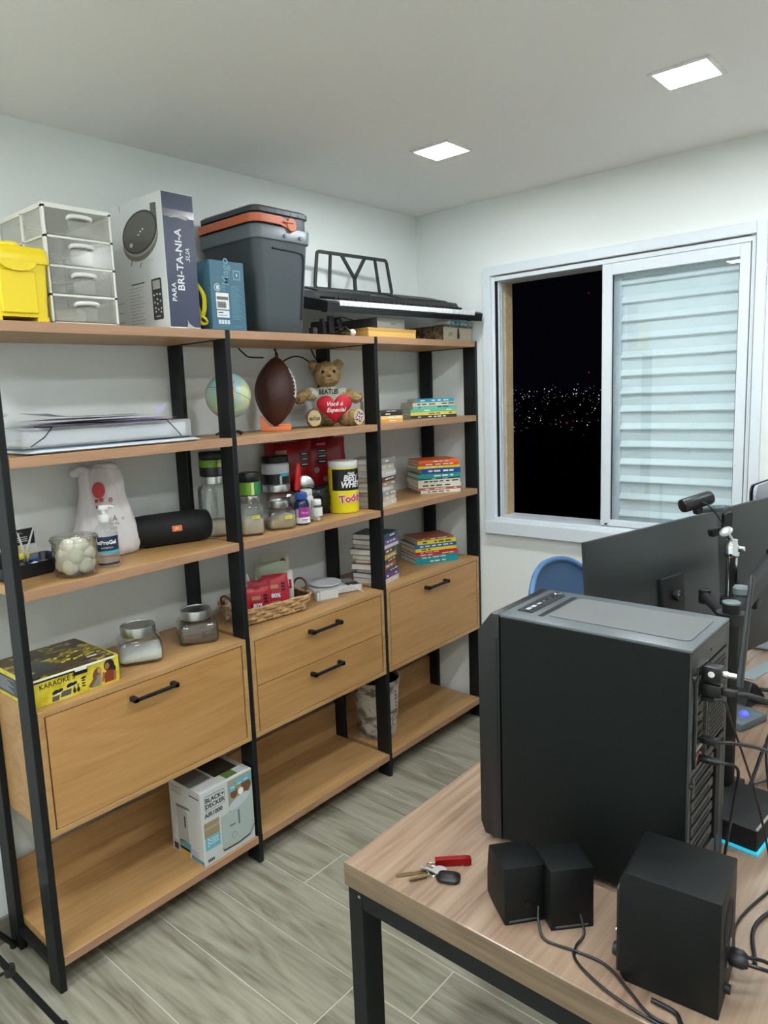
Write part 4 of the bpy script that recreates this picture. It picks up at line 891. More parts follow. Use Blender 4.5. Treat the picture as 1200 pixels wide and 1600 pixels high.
# black cylinder loudspeaker
FAB = mat('black speaker cloth', (.045,.05,.055), .75, bump=.3, bscale=1200)
t = thing('portable_speaker', 'black cylindrical portable speaker with a small orange badge lying on its side', 'speaker', (-1.665,-.150,Z3), math.radians(-17))
RX = Matrix.Translation((0,0,.0555)) @ Matrix.Diagonal((.9,1.12,1.12,1)) @ Matrix.Rotation(PI/2,4,'Y')
lathe('body', [(.030,-.150),(.040,-.149),(.045,-.143),(.0485,-.10),(.0495,0),(.0485,.10),(.045,.143),(.040,.149),(.030,.150)], FAB, t, n=48, M=RX)
for s in (-1,1): lathe('end_cap', [(.033,-.002),(.036,.0),(.033,.003)], BLK, t, M=Matrix.Translation((s*.1360,0,.0555)) @ Matrix.Rotation(PI/2,4,'Y'))
bd = Matrix.Rotation(.0,4,'Z')
BM = Matrix.Translation((0,-.0058,.0555)) @ Matrix.Rotation(-.12,4,'X')
wl = bmesh.new()
a0=-.20; rr=[]
for i in range(9):
    a = PI+(-.19+.38*i/8); rr.append([wl.verts.new((x_, q*math.cos(a), -q*math.sin(a))) for x_,q in ((-.012,.0492),(.022,.0492),(.022,.0506),(-.012,.0506))])
for a,b in zip(rr,rr[1:]):
    for j in range(4): wl.faces.new((a[j],b[j],b[(j+1)%4],a[(j+1)%4]))
wl.faces.new(rr[0]); wl.faces.new(rr[-1][::-1])
link('badge', wl, mat('copper badge', (.86,.45,.28), .4), t, BM)
text('JBL', .013, mat('badge pale',(.95,.72,.55),.5), t, BM @ Matrix.Translation((.005,-.0508,0)) @ Matrix.Rotation(PI/2,4,'X'), bold=.0004)
box('base_pad', BLKM, t, -.10,.10,-.015,.015,0,.003,.001)
# square glass jars with steel lids
def sqjar(label, x, y, z, rz, w, h, fill=None, fh=.4, lidr=.045, lidh=.026, note=None, slope=.0, nk=.012):
    t = thing('storage_jar', label, 'jar', (x,y,z), rz, None); hw = w/2
    bm = bmesh.new(); secs = [(0,hw*.86,hw*.86,.016),(.004,hw*.95,hw*.95,.018),(.012,hw,hw,.018),(h-.022,hw,hw,.018),(h-.010,hw*.94,hw*.94,.022),(h-.003,lidr*1.0,lidr*1.0,lidr*.98),(h+nk*.4,lidr*.93,lidr*.93,lidr*.92)]
    loft('glass', secs, GLASS, t, 6, cap1=False)
    loft('glass_inner', [(.005,hw*.80,hw*.80,.016),(.014,hw-.0035,hw-.0035,.016),(h-.022,hw-.0035,hw-.0035,.016),(h-.008,hw*.86,hw*.86,.02)], GLASS, t, 6, cap1=False)
    lid = lathe('lid', [(lidr*.96,h),(lidr,h+.002),(lidr,h+lidh-.002),(lidr*.985,h+lidh),(lidr*.93,h+lidh),(lidr*.91,h+lidh-.003)], STEEL, t, n=48)
    if fill:
        fm, fn = fill; hh = h*fh; q = hw-.0045
        bm = bmesh.new(); lo = [bm.verts.new(p_) for p_ in sq_ring(q*.86,q*.86,.014,.0055,5)]; mi = [bm.verts.new(p_) for p_ in sq_ring(q,q,.015,.014,5)]
        up = [bm.verts.new((p_[0],p_[1],hh+slope*p_[0]/q*.5+.002*math.sin(p_[0]*90)+.002*math.cos(p_[1]*120))) for p_ in sq_ring(q,q,.015,0,5)]
        tp_ = [bm.verts.new((p_[0]*.5,p_[1]*.5,hh+slope*p_[0]/q*.25+.006)) for p_ in [(v.co.x,v.co.y) for v in up]]
        nn = len(lo)
        for a,b in ((lo,mi),(mi,up),(up,tp_)):
            for i in range(nn): bm.faces.new((a[i],a[(i+1)%nn],b[(i+1)%nn],b[i]))
        bm.faces.new(lo[::-1]); bm.faces.new(tp_)
        o = link(fn, bm, fm, t, None, True)
    if note: 
        patch('paper_note', rect(-.014,.014,-.006,.006), mat('note yellow', (.88,.84,.35), .7), t, face('-y',note[0],-hw-.0004,note[1],.06))
        patch('note_ink', rect(-.010,.008,-.0008,.0008), PRG, t, face('-y',note[0],-hw-.0010,note[1],.06))
    return t
POW = mat('pale powder', (.80,.75,.66), .9, bump=.5, bscale=150); POWW = mat('white powder', (.90,.90,.88), .9, bump=.4, bscale=80); POWB = mat('brown powder', (.36,.27,.21), .9, bump=.6, bscale=200); POWT = mat('tan powder', (.74,.66,.54), .9, bump=.5, bscale=150)
def tub(name, label, x, y, z, r, h, lidh, lidcol, bands, rz=-.64, lidr=None, neck=True, cat='tub'):
    t = thing(name, label, cat, (x,y,z), rz); lr = lidr or r*1.0
    lathe('tub', [(r*.9,0),(r*.98,.002),(r,.006),(r,h-lidh-.008),(r*.95,h-lidh-.002),(r*.9,h-lidh)], bands[0], t, n=40)
    lathe('lid', [(lr*.98,h-lidh),(lr,h-lidh+.002),(lr,h-.003),(lr*.95,h)], lidcol, t, n=40)
    for k in range(1,len(bands)):
        m_,a0,a1,z0,z1 = bands[k]; wraplabel('label', r+.0002+.0003*k, a0,a1, z0,z1, m_, t)
    return t
BKL = mat('black tub lid', (.07,.07,.08), .4); BKT = mat('black tub', (.08,.08,.085), .35)
GRN = mat('label green', (.42,.62,.16), .45); GRN2 = mat('label deep green', (.16,.50,.28), .45); GRY2 = mat('label light grey', (.72,.73,.74), .4); CYA = mat('label cyan', (.20,.60,.66), .45); YLB = mat('label pale yellow', (.82,.84,.52), .45)
sqjar('tall empty square glass jar behind the second upright, carrying a black and green tub', -1.480,-.165,Z3,math.radians(-20),.105,.190,(POW,'powder'),.28,.044,.026)
tub('supplement_tub','black and green supplement tub on the tall jar behind the second upright',-1.480,-.165,Z3+.2165,.0485,.088,.026,BKL,[BKT,(GRN,-1.9,.35,.034,.060),(YLB,.35,.62,.034,.060),(GRN,.62,1.9,.034,.060),(mat('label violet',(.42,.36,.52),.5),.35,1.6,.006,.030)])
t = sqjar('square glass jar of pale powder right of the second upright, under a green tub', -1.402,-.262,Z3,math.radians(-30),.090,.118,(POW,'powder'),.48,.037,.024,(.012,.068))
tub('supplement_tub','small green supplement tub with a black lid on the powder jar',-1.402,-.262,Z3+.1425,.040,.082,.030,BKL,[mat('dark violet tub',(.16,.13,.20),.35),(GRN,-1.9,.15,.004,.048),(YLB,.15,.42,.004,.048),(GRN2,.42,1.9,.004,.048)])
t = sqjar('short square glass jar of beige powder beside the blue bottle', -1.262,-.262,Z3,math.radians(-25),.108,.080,(POWT,'powder'),.5,.040,.024,(.018,.045),slope=.02)
sqjar('square glass jar standing behind the short powder jar, under a grey tub', -1.160,-.140,Z3,math.radians(-20),.130,.120,None,.4,.055,.026)
tub('supplement_tub','grey and black supplement tub with a black lid on the rear glass jar',-1.160,-.140,Z3+.1465,.0535,.112,.026,BKL,[GRY2,(BKT,-1.9,1.9,.004,.044),(mat('label white grey',(.80,.80,.81),.4),-1.9,1.9,.046,.078),(CYA,.25,1.5,.034,.046),(mat('label silver',(.70,.72,.73),.4),.20,.36,.004,.036)])
for k in range(3): text(['SPORT','NUTRI','WHITE'][0] if False else '||||', .010, PRG, bpy.data.objects[[o.name for o in bpy.data.objects if o.name.startswith('supplement_tub')][-1]], face('-y',-.02+k*.010,-.0542,.062)) if False else None
# pill bottles
t = thing('pill_bottle','dark blue pill bottle with a blue cap and purple label','bottle',(-1.165,-.283,Z3),-.62)
DB = mat('dark blue bottle',(.10,.13,.28),.2)
lathe('bottle',[(.026,0),(.0295,.003),(.0295,.078),(.026,.090),(.0205,.096),(.0205,.100)],DB,t,n=36)
lathe('cap',[(.0225,.099),(.0235,.101),(.0235,.120),(.0215,.122)],mat('blue cap',(.20,.34,.62),.35),t,n=32)
wraplabel('label',.0297,-1.9,1.9,.008,.068,mat('label navy purple',(.18,.14,.34),.4),t); wraplabel('label',.0301,-.55,1.1,.030,.068,mat('label purple',(.60,.20,.52),.4),t); wraplabel('label',.0303,-.95,1.3,.008,.030,PRW,t); wraplabel('label',.0301,-.95,-.55,.030,.062,GRY2,t)
text('Omega', .011, mat('label pink',(.90,.60,.82),.5), t, Matrix.Rotation(.27,4,'Z') @ face('-y',0,-.0305,.048), wrap=.0305); patch('printed_line', rect(-.012,.012,-.0015,.0015), NV, t, face('-y',.006,-.0308,.021)); patch('printed_line', rect(-.014,.014,-.0008,.0008), PRG, t, face('-y',.002,-.0308,.014))
t = thing('pill_bottle','small clear bottle of white capsules with a white cap in front','bottle',(-1.085,-.283,Z3),-.6)
lathe('bottle',[(.020,0),(.0225,.003),(.0225,.052),(.019,.060),(.0155,.064)],GB,t,n=32,cap=False); lathe('cap',[(.0185,.064),(.0195,.066),(.0195,.083),(.018,.085)],WHP,t,n=32)
wraplabel('label',.0227,-1.0,1.3,.022,.055,mat('label soft white',(.86,.87,.86),.5),t)
random.seed(6); bm = bmesh.new()
for k in range(22):
    a = random.random()*6.28; r_=random.uniform(0,.015); bmesh.ops.create_uvsphere(bm,u_segments=8,v_segments=6,radius=1,matrix=Matrix.Translation((r_*math.cos(a),r_*math.sin(a),.005+.0008*k)) @ Euler((random.random()*3,random.random()*3,0)).to_matrix().to_4x4() @ Matrix.Diagonal((.003,.003,.007,1)))
o = link('capsules',bm,WHP,t,None,True); o['kind']='stuff'
t = thing('pill_bottle','white pill bottle with a white cap behind the blue bottle','bottle',(-1.070,-.215,Z3),-.6)
lathe('bottle',[(.025,0),(.0275,.003),(.0275,.086),(.023,.094),(.02,.097)],mat('white bottle',(.86,.86,.84),.35),t,n=32); lathe('cap',[(.0225,.097),(.0235,.099),(.0235,.117),(.022,.119)],WHP,t,n=32)
# whey tub
t = thing('whey_tub','white-lidded black and yellow protein tub near the third upright','tub',(-.868,-.232,Z3),math.radians(-40))
YW = mat('label bright yellow',(.90,.84,.12),.4); BW = mat('label black',(.07,.07,.07),.4)
r = .0615
lathe('tub',[(.054,0),(.0595,.003),(r,.010),(r,.182),(.058,.190),(.055,.192)],YW,t,n=48)
lathe('lid',[(.0605,.188),(.0615,.190),(.0615,.212),(.059,.215),(.02,.2155)],WHP,t,n=48)
wraplabel('label',r+.0002,-.95,2.2,.096,.183,BW,t,30); wraplabel('label',r+.0002,-2.6,-.95,.014,.183,mat('label side yellow',(.86,.80,.15),.4),t,20)
text('BEST', .034, PRW, t, Matrix.Rotation(.42,4,'Z') @ face('-y',.0,-r-.0008,.146), wrap=r+.0008, shear=.2, bold=.0014, sx=.95); text('WHEY', .034, PRW, t, Matrix.Rotation(.42,4,'Z') @ face('-y',-.0,-r-.0008,.119), wrap=r+.0008, shear=.2, bold=.0014, sx=.95)
text('Nutri', .014, PRW, t, Matrix.Rotation(.42,4,'Z') @ face('-y',0,-r-.0008,.166), wrap=r+.0008, shear=.2, bold=.0004)
text('Toddy', .042, PRW, t, Matrix.Rotation(.42,4,'Z') @ face('-y',0,-r-.0008,.063,.10), wrap=r+.0008, bold=.0036); text('Toddy', .042, mat('todd red',(.80,.12,.28),.4), t, Matrix.Rotation(.42,4,'Z') @ face('-y',0,-r-.0016,.063,.10), wrap=r+.0016, bold=.0010, z=.0008)
for k in range(5): patch('printed_line', rect(-.0012,.0012,-.008,.008), PRK, t, Matrix.Rotation(-1.15,4,'Z') @ face('-y',0,-r-.0003,.04+k*.028))
# red foil pouches
FOIL = ramp_mat('red foil pouch',[(.3,(.36,.04,.07)),(.5,(.55,.06,.09)),(.7,(.68,.10,.12))],14,.28,bump=.4); FBK = mat('pouch dark base',(.06,.06,.09),.3)
def pouch(name,label,x,y,z,rz,w,h,dpt,m,tilt=0,cat='pouch',base=None):
    t = thing(name,label,cat,(x,y,z),rz); t.rotation_euler=(tilt,0,rz)
    bm = bmesh.new(); rings=[]; nz=10; nx=14
    for j in range(nz+1):
        v=j/nz; dd=dpt/2*math.sin(PI*min(1,max(.0,.18+.82*(1-v))))**.7 if v<1 else .0012
        dd=max(dd if v<.97 else .0012,.0012); ring=[]
        wv = w/2*(1-.03*math.sin(v*9))
        for i in range(nx+1):
            u=-1+2*i/nx; ring.append((wv*u,-dd*math.cos(u*PI/2)**.6*(1+.05*math.sin(7*u+9*v)) if abs(u)<1 else 0,h*v))
        for i in range(nx-1,0,-1):
            u=-1+2*i/nx; ring.append((wv*u,dd*math.cos(u*PI/2)**.6,h*v))
        rings.append([bm.verts.new(p_) for p_ in ring])
    n=len(rings[0])
    for a,b in zip(rings,rings[1:]):
        for i in range(n): bm.faces.new((a[i],a[(i+1)%n],b[(i+1)%n],b[i]))
    bm.faces.new(rings[0][::-1]); bm.faces.new(rings[-1])
    link('pouch',bm,m,t,None,math.radians(50)); return t
t = pouch('foil_pouch','dark red foil pouch standing at the back behind the grey tub','%s'%'' or -1.03,-.075,Z3,math.radians(-22),.20,.305,.07,FOIL) if False else pouch('foil_pouch','dark red foil pouch standing at the back behind the grey tub',-1.020,-.070,Z3,math.radians(-22),.21,.300,.06,FOIL)
for k in range(3): patch('printed_panel', rect(-.018,.018,-.008,.008), PRK, t, face('-y',.060,-.0265,.250-k*.022)); patch('printed_line', rect(-.012,.012,-.0012,.0012), PRW, t, face('-y',.060,-.0272,.250-k*.022))
patch('printed_panel', rect(-.03,.02,-.008,.008), mat('foil tan',(.60,.42,.32),.5), t, face('-y',-.035,-.026,.262)); patch('printed_panel', rect(-.03,.02,-.006,.006), mat('foil tan',(.60,.42,.32),.5), t, face('-y',-.035,-.026,.238))
t = pouch('foil_pouch','dark red foil pouch with black panels behind the whey tub',-.830,-.080,Z3,math.radians(-24),.215,.305,.06,FOIL)
for k in range(3): patch('printed_panel', rect(-.022,.022,-.009,.009), PRK, t, face('-y',-.012,-.0300,.252-k*.023)); patch('printed_line', rect(-.016,.014,-.0014,.0014), PRW, t, face('-y',-.012,-.0308,.252-k*.023))
text('Growth', .016, PRW, t, face('-y',-.015,-.0285,.282), z=.0006) if False else patch('printed_panel', rect(-.02,.02,-.005,.005), mat('foil pink',(.75,.35,.45),.5), t, face('-y',-.015,-.0285,.280))
patch('printed_panel', ellipse(0,0,.013,.013,18), mat('foil grey',(.55,.52,.50),.5), t, face('-y',-.04,-.0302,.17)); patch('printed_panel', ellipse(0,0,.012,.012,18), mat('foil grey',(.55,.52,.50),.5), t, face('-y',.0,-.0302,.13))
t = pouch('black_pouch','crumpled black glossy pouch low between the pill bottles and whey tub',-.985,-.175,Z3,-.5,.13,.120,.07,mat('black foil',(.06,.07,.10),.22,bump=.8,bscale=40))
t = thing('steel_scoop','round brushed steel scoop behind the pill bottles','scoop',(-1.015,-.150,Z3),-.62)
SC_ = Matrix.Translation((0,0,.125)) @ Matrix.Rotation(PI/2,4,'X')
lathe('bowl',[(.001,.010),(.02,.008),(.038,.001),(.042,-.008),(.043,-.008),(.040,.003),(.022,.011),(.001,.0135)],STEEL,t,M=SC_,n=36,cap=False); tube('stem',[(0,0,.085),(0,.002,.04),(0,.0,.0)],.006,STEEL,t,8)
t = thing('red_marker','red tube with a black tip leaning in front of the red foil pouches','tube',(-1.108,-.185,Z3),0); t.rotation_euler=(0,.10,-.6)
lathe('tube',[(.006,.115),(.012,.12),(.013,.20),(.009,.225)],mat('glossy red',(.78,.10,.12),.2),t); lathe('tip',[(.008,.0),(.009,.1149)],BLK,t)
# ================================================================ CABINET TOPS
KY = ramp_mat('karaoke box yellow print',[(.3,(.62,.55,.10)),(.5,(.83,.76,.20)),(.65,(.88,.83,.35)),(.75,(.78,.70,.16))],16,.4)
KTOP = ramp_mat('karaoke lid print',[(.30,(.13,.10,.07)),(.44,(.30,.24,.16)),(.52,(.17,.13,.09)),(.58,(.72,.64,.22)),(.63,(.22,.17,.12)),(.75,(.45,.38,.28))],16,.3,6,(1,1.8,1)); KSIDE = mat('karaoke slate side',(.27,.29,.31),.5)
t = thing('karaoke_box','open-lidded yellow and black karaoke machine box on the left oak cabinet','box',(-2.268,-.318,ZC))
W_,D_,H_ = .268,.240,.082
box('carton',KY,t,0,W_,0,D_,0,H_,.0015)
box('end_print',KSIDE,t,-.0006,0,.004,D_-.02,.012,.066,0)
for k in range(9): patch('printed_line', rect(0,.10-(k*7%4)*.012,-.0006,.0006), GRY2, t, face('-x',-.0007,.21,.058-k*.0045))
box('flap_edge',WHP,t,.0,W_-.01,-.003,.004,H_-.006,H_-.001,.0008); box('lid',KTOP,t,-.003,W_-.012,.0,D_,H_+.0002,H_+.006,.001)
box('lid_tab',WHP,t,.130,.166,-.0035,.002,H_-.012,H_-.003,.001); box('lid_shadow_gap',PRK,t,.004,.128,-.0012,.001,H_-.011,H_-.0055,0); box('tab_slot',PRK,t,.125,.168,-.0012,.001,H_-.023,H_-.010,0)
box('open_flap',KY,t,W_-.002,W_+.001,.0,D_*.5,.012,H_+.0,.0005)
text('KARAOKÊ S', .0205, PRK, t, face('-y',.076,-.0004,.0575,.02), bold=.0001, sx=.98)
text('ZOOP',.03,PRK,t,face('+z',.20,.065,H_+.0062,.05),shear=.2,sx=1.0) if False else None
for k in range(8): patch('lid_lettering', [(0,0),(.012,.003),(.016,.014),(.004,.011)], YW if k%2 else mat('gold print',(.62,.54,.16),.5), t, face('+z',.10+k*.0175,.09+.01*(k%3),H_+.0062), .0003)
for k in range(7): patch('lid_lettering', [(0,0),(.014,.002),(.015,.010),(.002,.008)], YW, t, face('+z',.12+k*.0185,.055+.006*(k%2),H_+.0062), .0003)
patch('lid_picture', rrect(-.04,.04,-.045,.045,.02), mat('lid slate',(.25,.27,.26),.3), t, face('+z',.06,.07,H_+.0062), .0003); patch('lid_picture', [(0,0),(.03,.02),(.022,.05),(0,.035)], mat('lid cream',(.74,.72,.60),.3), t, face('+z',.005,.02,H_+.0066), .0003)
patch('lid_picture', rect(0,.08,0,.012), mat('lid plum',(.24,.19,.22),.4), t, face('+z',.16,.018,H_+.0062), .0003); patch('lid_picture', rect(0,.03,0,.010), PRW, t, face('+z',.19,.034,H_+.0062), .0003)
PB = mat('print brown black',(.17,.13,.10),.5); PSL = mat('print slate',(.33,.33,.32),.5)
for (cx_,cz_) in ((.075,.030),(.118,.037)):
    patch('printed_item', ellipse(-.007,0,.010,.006,16,.3), PB, t, face('-y',cx_,-.0003,cz_)); patch('printed_item', ellipse(.007,.001,.009,.005,16,.3), PB, t, face('-y',cx_,-.0003,cz_))
    patch('printed_item', [(-.012,-.009),(.014,-.006),(.012,-.003),(-.012,-.006)], PRW, t, face('-y',cx_,-.0003,cz_))
patch('printed_item', [(-.016,-.008),(.014,-.008),(.018,.008),(-.012,.008)], PSL, t, face('-y',.098,-.0003,.018)); patch('printed_item', [(-.010,-.007),(.010,-.007),(.014,.007),(-.008,.007)], PSL, t, face('-y',.066,-.0003,.012))
for cx_ in (.124,.136):
    patch('printed_item', ellipse(0,-.006,.005,.007,12), PB, t, face('-y',cx_,-.0003,.022)); patch('printed_item', [(-.003,0),(-.001,0),(.004,.012),(.002,.012)], PB, t, face('-y',cx_,-.0003,.022)); patch('printed_item', [(.001,0),(.003,0),(-.002,.012),(-.004,.012)], PB, t, face('-y',cx_,-.0003,.022))
for k in range(3): patch('printed_item', [(-.006,0),(.006,0),(.005,.004),(-.005,.004)], PB, t, face('-y',.153,-.0003,.020+k*.008))
patch('printed_item', [(-.010,0),(0,.004),(.010,.001),(.004,-.003),(-.006,-.004)], PB, t, face('-y',.155,-.0003,.046))
# two singing people printed at the right of the front
SK = mat('print skin',(.62,.40,.27),.5); SK2 = mat('print skin light',(.74,.55,.38),.5); HR = mat('print dark hair',(.14,.09,.07),.5); HR2 = mat('print light hair',(.46,.32,.20),.5); DRS = mat('print rust dress',(.52,.22,.13),.5); DR2 = mat('print grey dress',(.50,.50,.44),.5)
F_ = lambda u,v: face('-y',u,-.0003,v)
patch('printed_people', ellipse(0,0,.017,.018,20), HR, t, F_(.237,.058)); patch('printed_people', ellipse(.006,-.012,.012,.014,16), HR, t, F_(.240,.056), z=.0001)
patch('printed_people', [(-.016,0),(.018,0),(.020,.020),(.014,.034),(-.006,.036),(-.016,.026)], DRS, t, F_(.235,.008), z=.0003)
patch('printed_people', [(-.018,.0),(-.012,.0),(-.006,.026),(-.012,.030)], SK, t, F_(.228,.014), z=.0005); patch('printed_people', [(.010,.0),(.018,.0),(.020,.026),(.012,.030)], SK, t, F_(.238,.008), z=.0005); patch('printed_people', ellipse(0,0,.0075,.010,16,-.2), SK, t, F_(.230,.057), z=.0006)
patch('printed_people', ellipse(0,0,.013,.020,18,-.5), HR2, t, F_(.197,.044), z=.0002); patch('printed_people', ellipse(0,0,.0065,.009,14), SK2, t, F_(.205,.052), z=.0006); patch('printed_people', [(-.026,0),(.008,0),(.012,.022),(.002,.034),(-.010,.028)], DR2, t, F_(.200,.006), z=.0003); patch('printed_people', [(0,0),(.006,0),(.010,.032),(.004,.034)], SK2, t, F_(.202,.008), z=.0005)
patch('printed_people', [(-.030,.006),(-.02,.002),(.0,.026),(-.006,.034)], HR2, t, F_(.196,.006), z=.0004)
# jars on the left cabinet
sqjar('squat square glass jar of white powder with a steel lid on the left cabinet', -1.858,-.205,ZC,math.radians(-28),.140,.084,(POWW,'powder'),.36,.056,.032,slope=.020)
sqjar('squat square glass jar of brown powder with a steel lid next to the second upright', -1.628,-.205,ZC,math.radians(-30),.136,.080,(POWB,'powder'),.70,.053,.032)
# woven basket
WK = ramp_mat('wicker',[(.3,(.60,.45,.28)),(.5,(.76,.61,.42)),(.7,(.84,.71,.51))],60,.6); WKD = mat('dark wicker stake',(.30,.20,.12),.7)
BK = thing('woven_basket','shallow woven wicker basket of snack pouches on the middle cabinet','basket',(-1.290,-.185,ZC),math.radians(-7))
hx_,hy_ = .165,.095
loft('base',[(0,hx_-.022,hy_-.022,.03),(.006,hx_-.018,hy_-.018,.03)],WKD,BK)
loft('liner',[(.004,hx_-.024,hy_-.024,.03),(.062,hx_-.006,hy_-.006,.035),(.062,hx_-.008,hy_-.008,.033),(.008,hx_-.027,hy_-.027,.028)],WKD,BK,cap1=True,cap0=False)
def per(hx,hy,rc,n):
    P = [Vector(p_) for p_ in sq_ring(hx,hy,rc,0,8)]; L_=[0]
    for i in range(len(P)): L_.append(L_[-1]+(P[(i+1)%len(P)]-P[i]).length)
    out=[]; tot=L_[-1]
    for k in range(n):
        s=tot*k/n; i=max(j for j in range(len(P)) if L_[j]<=s+1e-9); f_=(s-L_[i])/(L_[i+1]-L_[i]); p_=P[i].lerp(P[(i+1)%len(P)],f_); d_=(P[(i+1)%len(P)]-P[i]).normalized(); out.append((p_,Vector((d_.y,-d_.x,0))))
    return out
NS=24
for row in range(4):
    zc=.011+row*.0150; q=per(hx_-.018+row*.0057,hy_-.018+row*.0057,.034,NS*4); pts=[]
    for k,(p_,nv) in enumerate(q):
        ph=PI*(k/4+row); pts.append(p_+nv*(.0048*math.sin(ph)+.002)+Vector((0,0,zc+.0016*math.sin(ph*1.0))))
    tube('weave_band',pts,.0066,WK,BK,6,smooth_pts=False,flat=.40,closed=True,up=(0,0,1))
bm=bmesh.new()
for k,((p0,n0),(p1,n1)) in enumerate(zip(per(hx_-.020,hy_-.020,.034,NS),per(hx_-.001,hy_-.001,.036,NS))): bm_tube(bm,[p0+Vector((0,0,.002)),p1+Vector((0,0,.062))],.0026,5)
o=link('stakes',bm,WKD,BK)
tube('rim',[p_+Vector((0,0,.064+.0015*math.sin(k))) for k,(p_,n_) in enumerate(per(hx_+.001,hy_+.001,.037,60))],.0052,WK,BK,8,smooth_pts=False,closed=True)
for s in (-1,1): tube('handle',[(s*(hx_-.0),-.045,.064),(s*(hx_+.008),-.035,.095),(s*(hx_+.010),0,.108),(s*(hx_+.008),.035,.095),(s*hx_,.045,.064)],.0045,mat('handle brown',(.36,.24,.16),.6),BK,8)
PRD = mat('snack red',(.72,.14,.20),.4); PLG = mat('snack sage',(.66,.70,.60),.45); PTN=mat('snack tan print',(.72,.52,.36),.5)
def b2w(x_,y_): 
    c_,s_=math.cos(math.radians(-7)),math.sin(math.radians(-7)); return (-1.290+x_*c_-y_*s_,-.185+x_*s_+y_*c_)
zb_=ZC+.009
for k,(x_,y_,rz_,w_,h_,tl,lb) in enumerate(((-.055,-.035,-.5,.100,.112,-.12,'red snack pouch marked 80% at the front of the basket, next to the upright'),(-.020,.002,-.42,.092,.128,-.16,'red snack pouch leaning behind the front two in the basket'),(.045,-.015,-.55,.104,.140,-.26,'red snack pouch marked 80% tilted in the middle of the basket'),(-.098,-.015,-.5,.08,.112,-.10,'red snack pouch mostly hidden behind the second upright'))):
    xw,yw=b2w(x_,y_); t=pouch('snack_pouch',lb,xw,yw,zb_,rz_,w_,h_,.026,PRD,tl,'snack pouch'); t['group']='red snack pouches in the basket'
    if k in (0,2):
        text('80%',.022,PRW,t,face('-y',-.004,-.0142,h_*.40),bold=.0006,z=.0008); patch('printed_panel',rect(-.020,.014,0,.014),PTN,t,face('-y',-.006,-.0136,h_*.60)); patch('printed_line',rect(-.028,.020,-.0015,.0015),mat('snack pink',(.90,.60,.62),.5),t,face('-y',-.004,-.0086,h_*.89)) 
        for j in range(3): patch('printed_panel',rect(-.006,.009,-.004,.004),PRK,t,face('-y',.026,-.0115,h_*.72-j*.012))
        patch('printed_line',rect(-.018,.018,-.002,.002),PTN,t,face('-y',-.004,-.0140,h_*.24))
for (x_,y_,rz_,w_,h_,tl,m_,lb) in ((.060,.040,-.55,.125,.178,-.05,PLG,'pale green snack pouch standing behind the red ones in the basket'),(.095,.055,-.5,.115,.205,-.02,mat('snack cream',(.76,.74,.66),.45),'cream and brown snack pouch at the very back of the basket'),(.118,.020,-.75,.055,.140,.02,mat('snack white',(.84,.84,.82),.4),'narrow white and red snack pouch at the right end of the basket')):
    xw,yw=b2w(x_,y_); t=pouch('snack_pouch',lb,xw,yw,zb_,rz_,w_,h_,.028,m_,tl,'snack pouch')
    if m_ is PLG:
        patch('printed_picture',ellipse(0,0,.016,.011,16),mat('snack leaf',(.25,.34,.20),.5),t,face('-y',.018,-.0130,h_*.62)); patch('printed_picture',ellipse(0,0,.010,.007,16),mat('snack leaf2',(.34,.44,.26),.5),t,face('-y',-.026,-.0130,h_*.55)); patch('printed_line',rect(-.03,.0,-.003,.003),PRW,t,face('-y',0,-.0135,h_*.42))
    elif 'cream' in lb: patch('printed_picture',ellipse(0,0,.012,.014,16),mat('snack brown',(.36,.25,.18),.5),t,face('-y',.028,-.0105,h_*.84)); patch('printed_picture',ellipse(0,0,.012,.009,16),PRK,t,face('-y',-.01,-.0105,h_*.80))
    else: patch('printed_panel',rect(-.016,.02,-.018,.018),PRD,t,face('-y',0,-.0125,h_*.62))
xw,yw=b2w(-.045,.050); t=thing('squeeze_bottle','pale green squeeze bottle with a white nozzle at the back of the basket','bottle',(xw,yw,zb_))
lathe('bottle',[(.026,0),(.029,.004),(.029,.080),(.024,.098),(.016,.104)],glassm('pale green plastic',(.80,.88,.82),.8,1.45,.15,.40),t); lathe('nozzle',[(.017,.103),(.017,.115),(.010,.120),(.006,.145),(.003,.150)],WHP,t); tube('straw',[(.0,0,.10),(-.02,-.01,.10),(-.034,-.012,.07),(-.036,-.01,.02)],.002,WHP,t,6)
xw,yw=b2w(.005,.062); t=thing('dropper_bottle','small pale bottle with a pointed cap beside the squeeze bottle','bottle',(xw,yw,zb_)); lathe('bottle',[(.016,0),(.018,.004),(.018,.07),(.012,.082)],glassm('pale plastic',(.84,.88,.84),.8,1.45,.15,.40),t); lathe('nozzle',[(.012,.081),(.010,.095),(.005,.105),(.003,.122)],WHP,t)
xw,yw=b2w(-.125,.010); t=pouch('paper_bag','crumpled white patterned paper bag in the left end of the basket',xw,yw,zb_,-.5,.085,.100,.06,ramp_mat('patterned paper',[(.42,(.74,.71,.66)),(.5,(.55,.50,.46)),(.56,(.80,.77,.72))],70,.7),0,'paper bag')
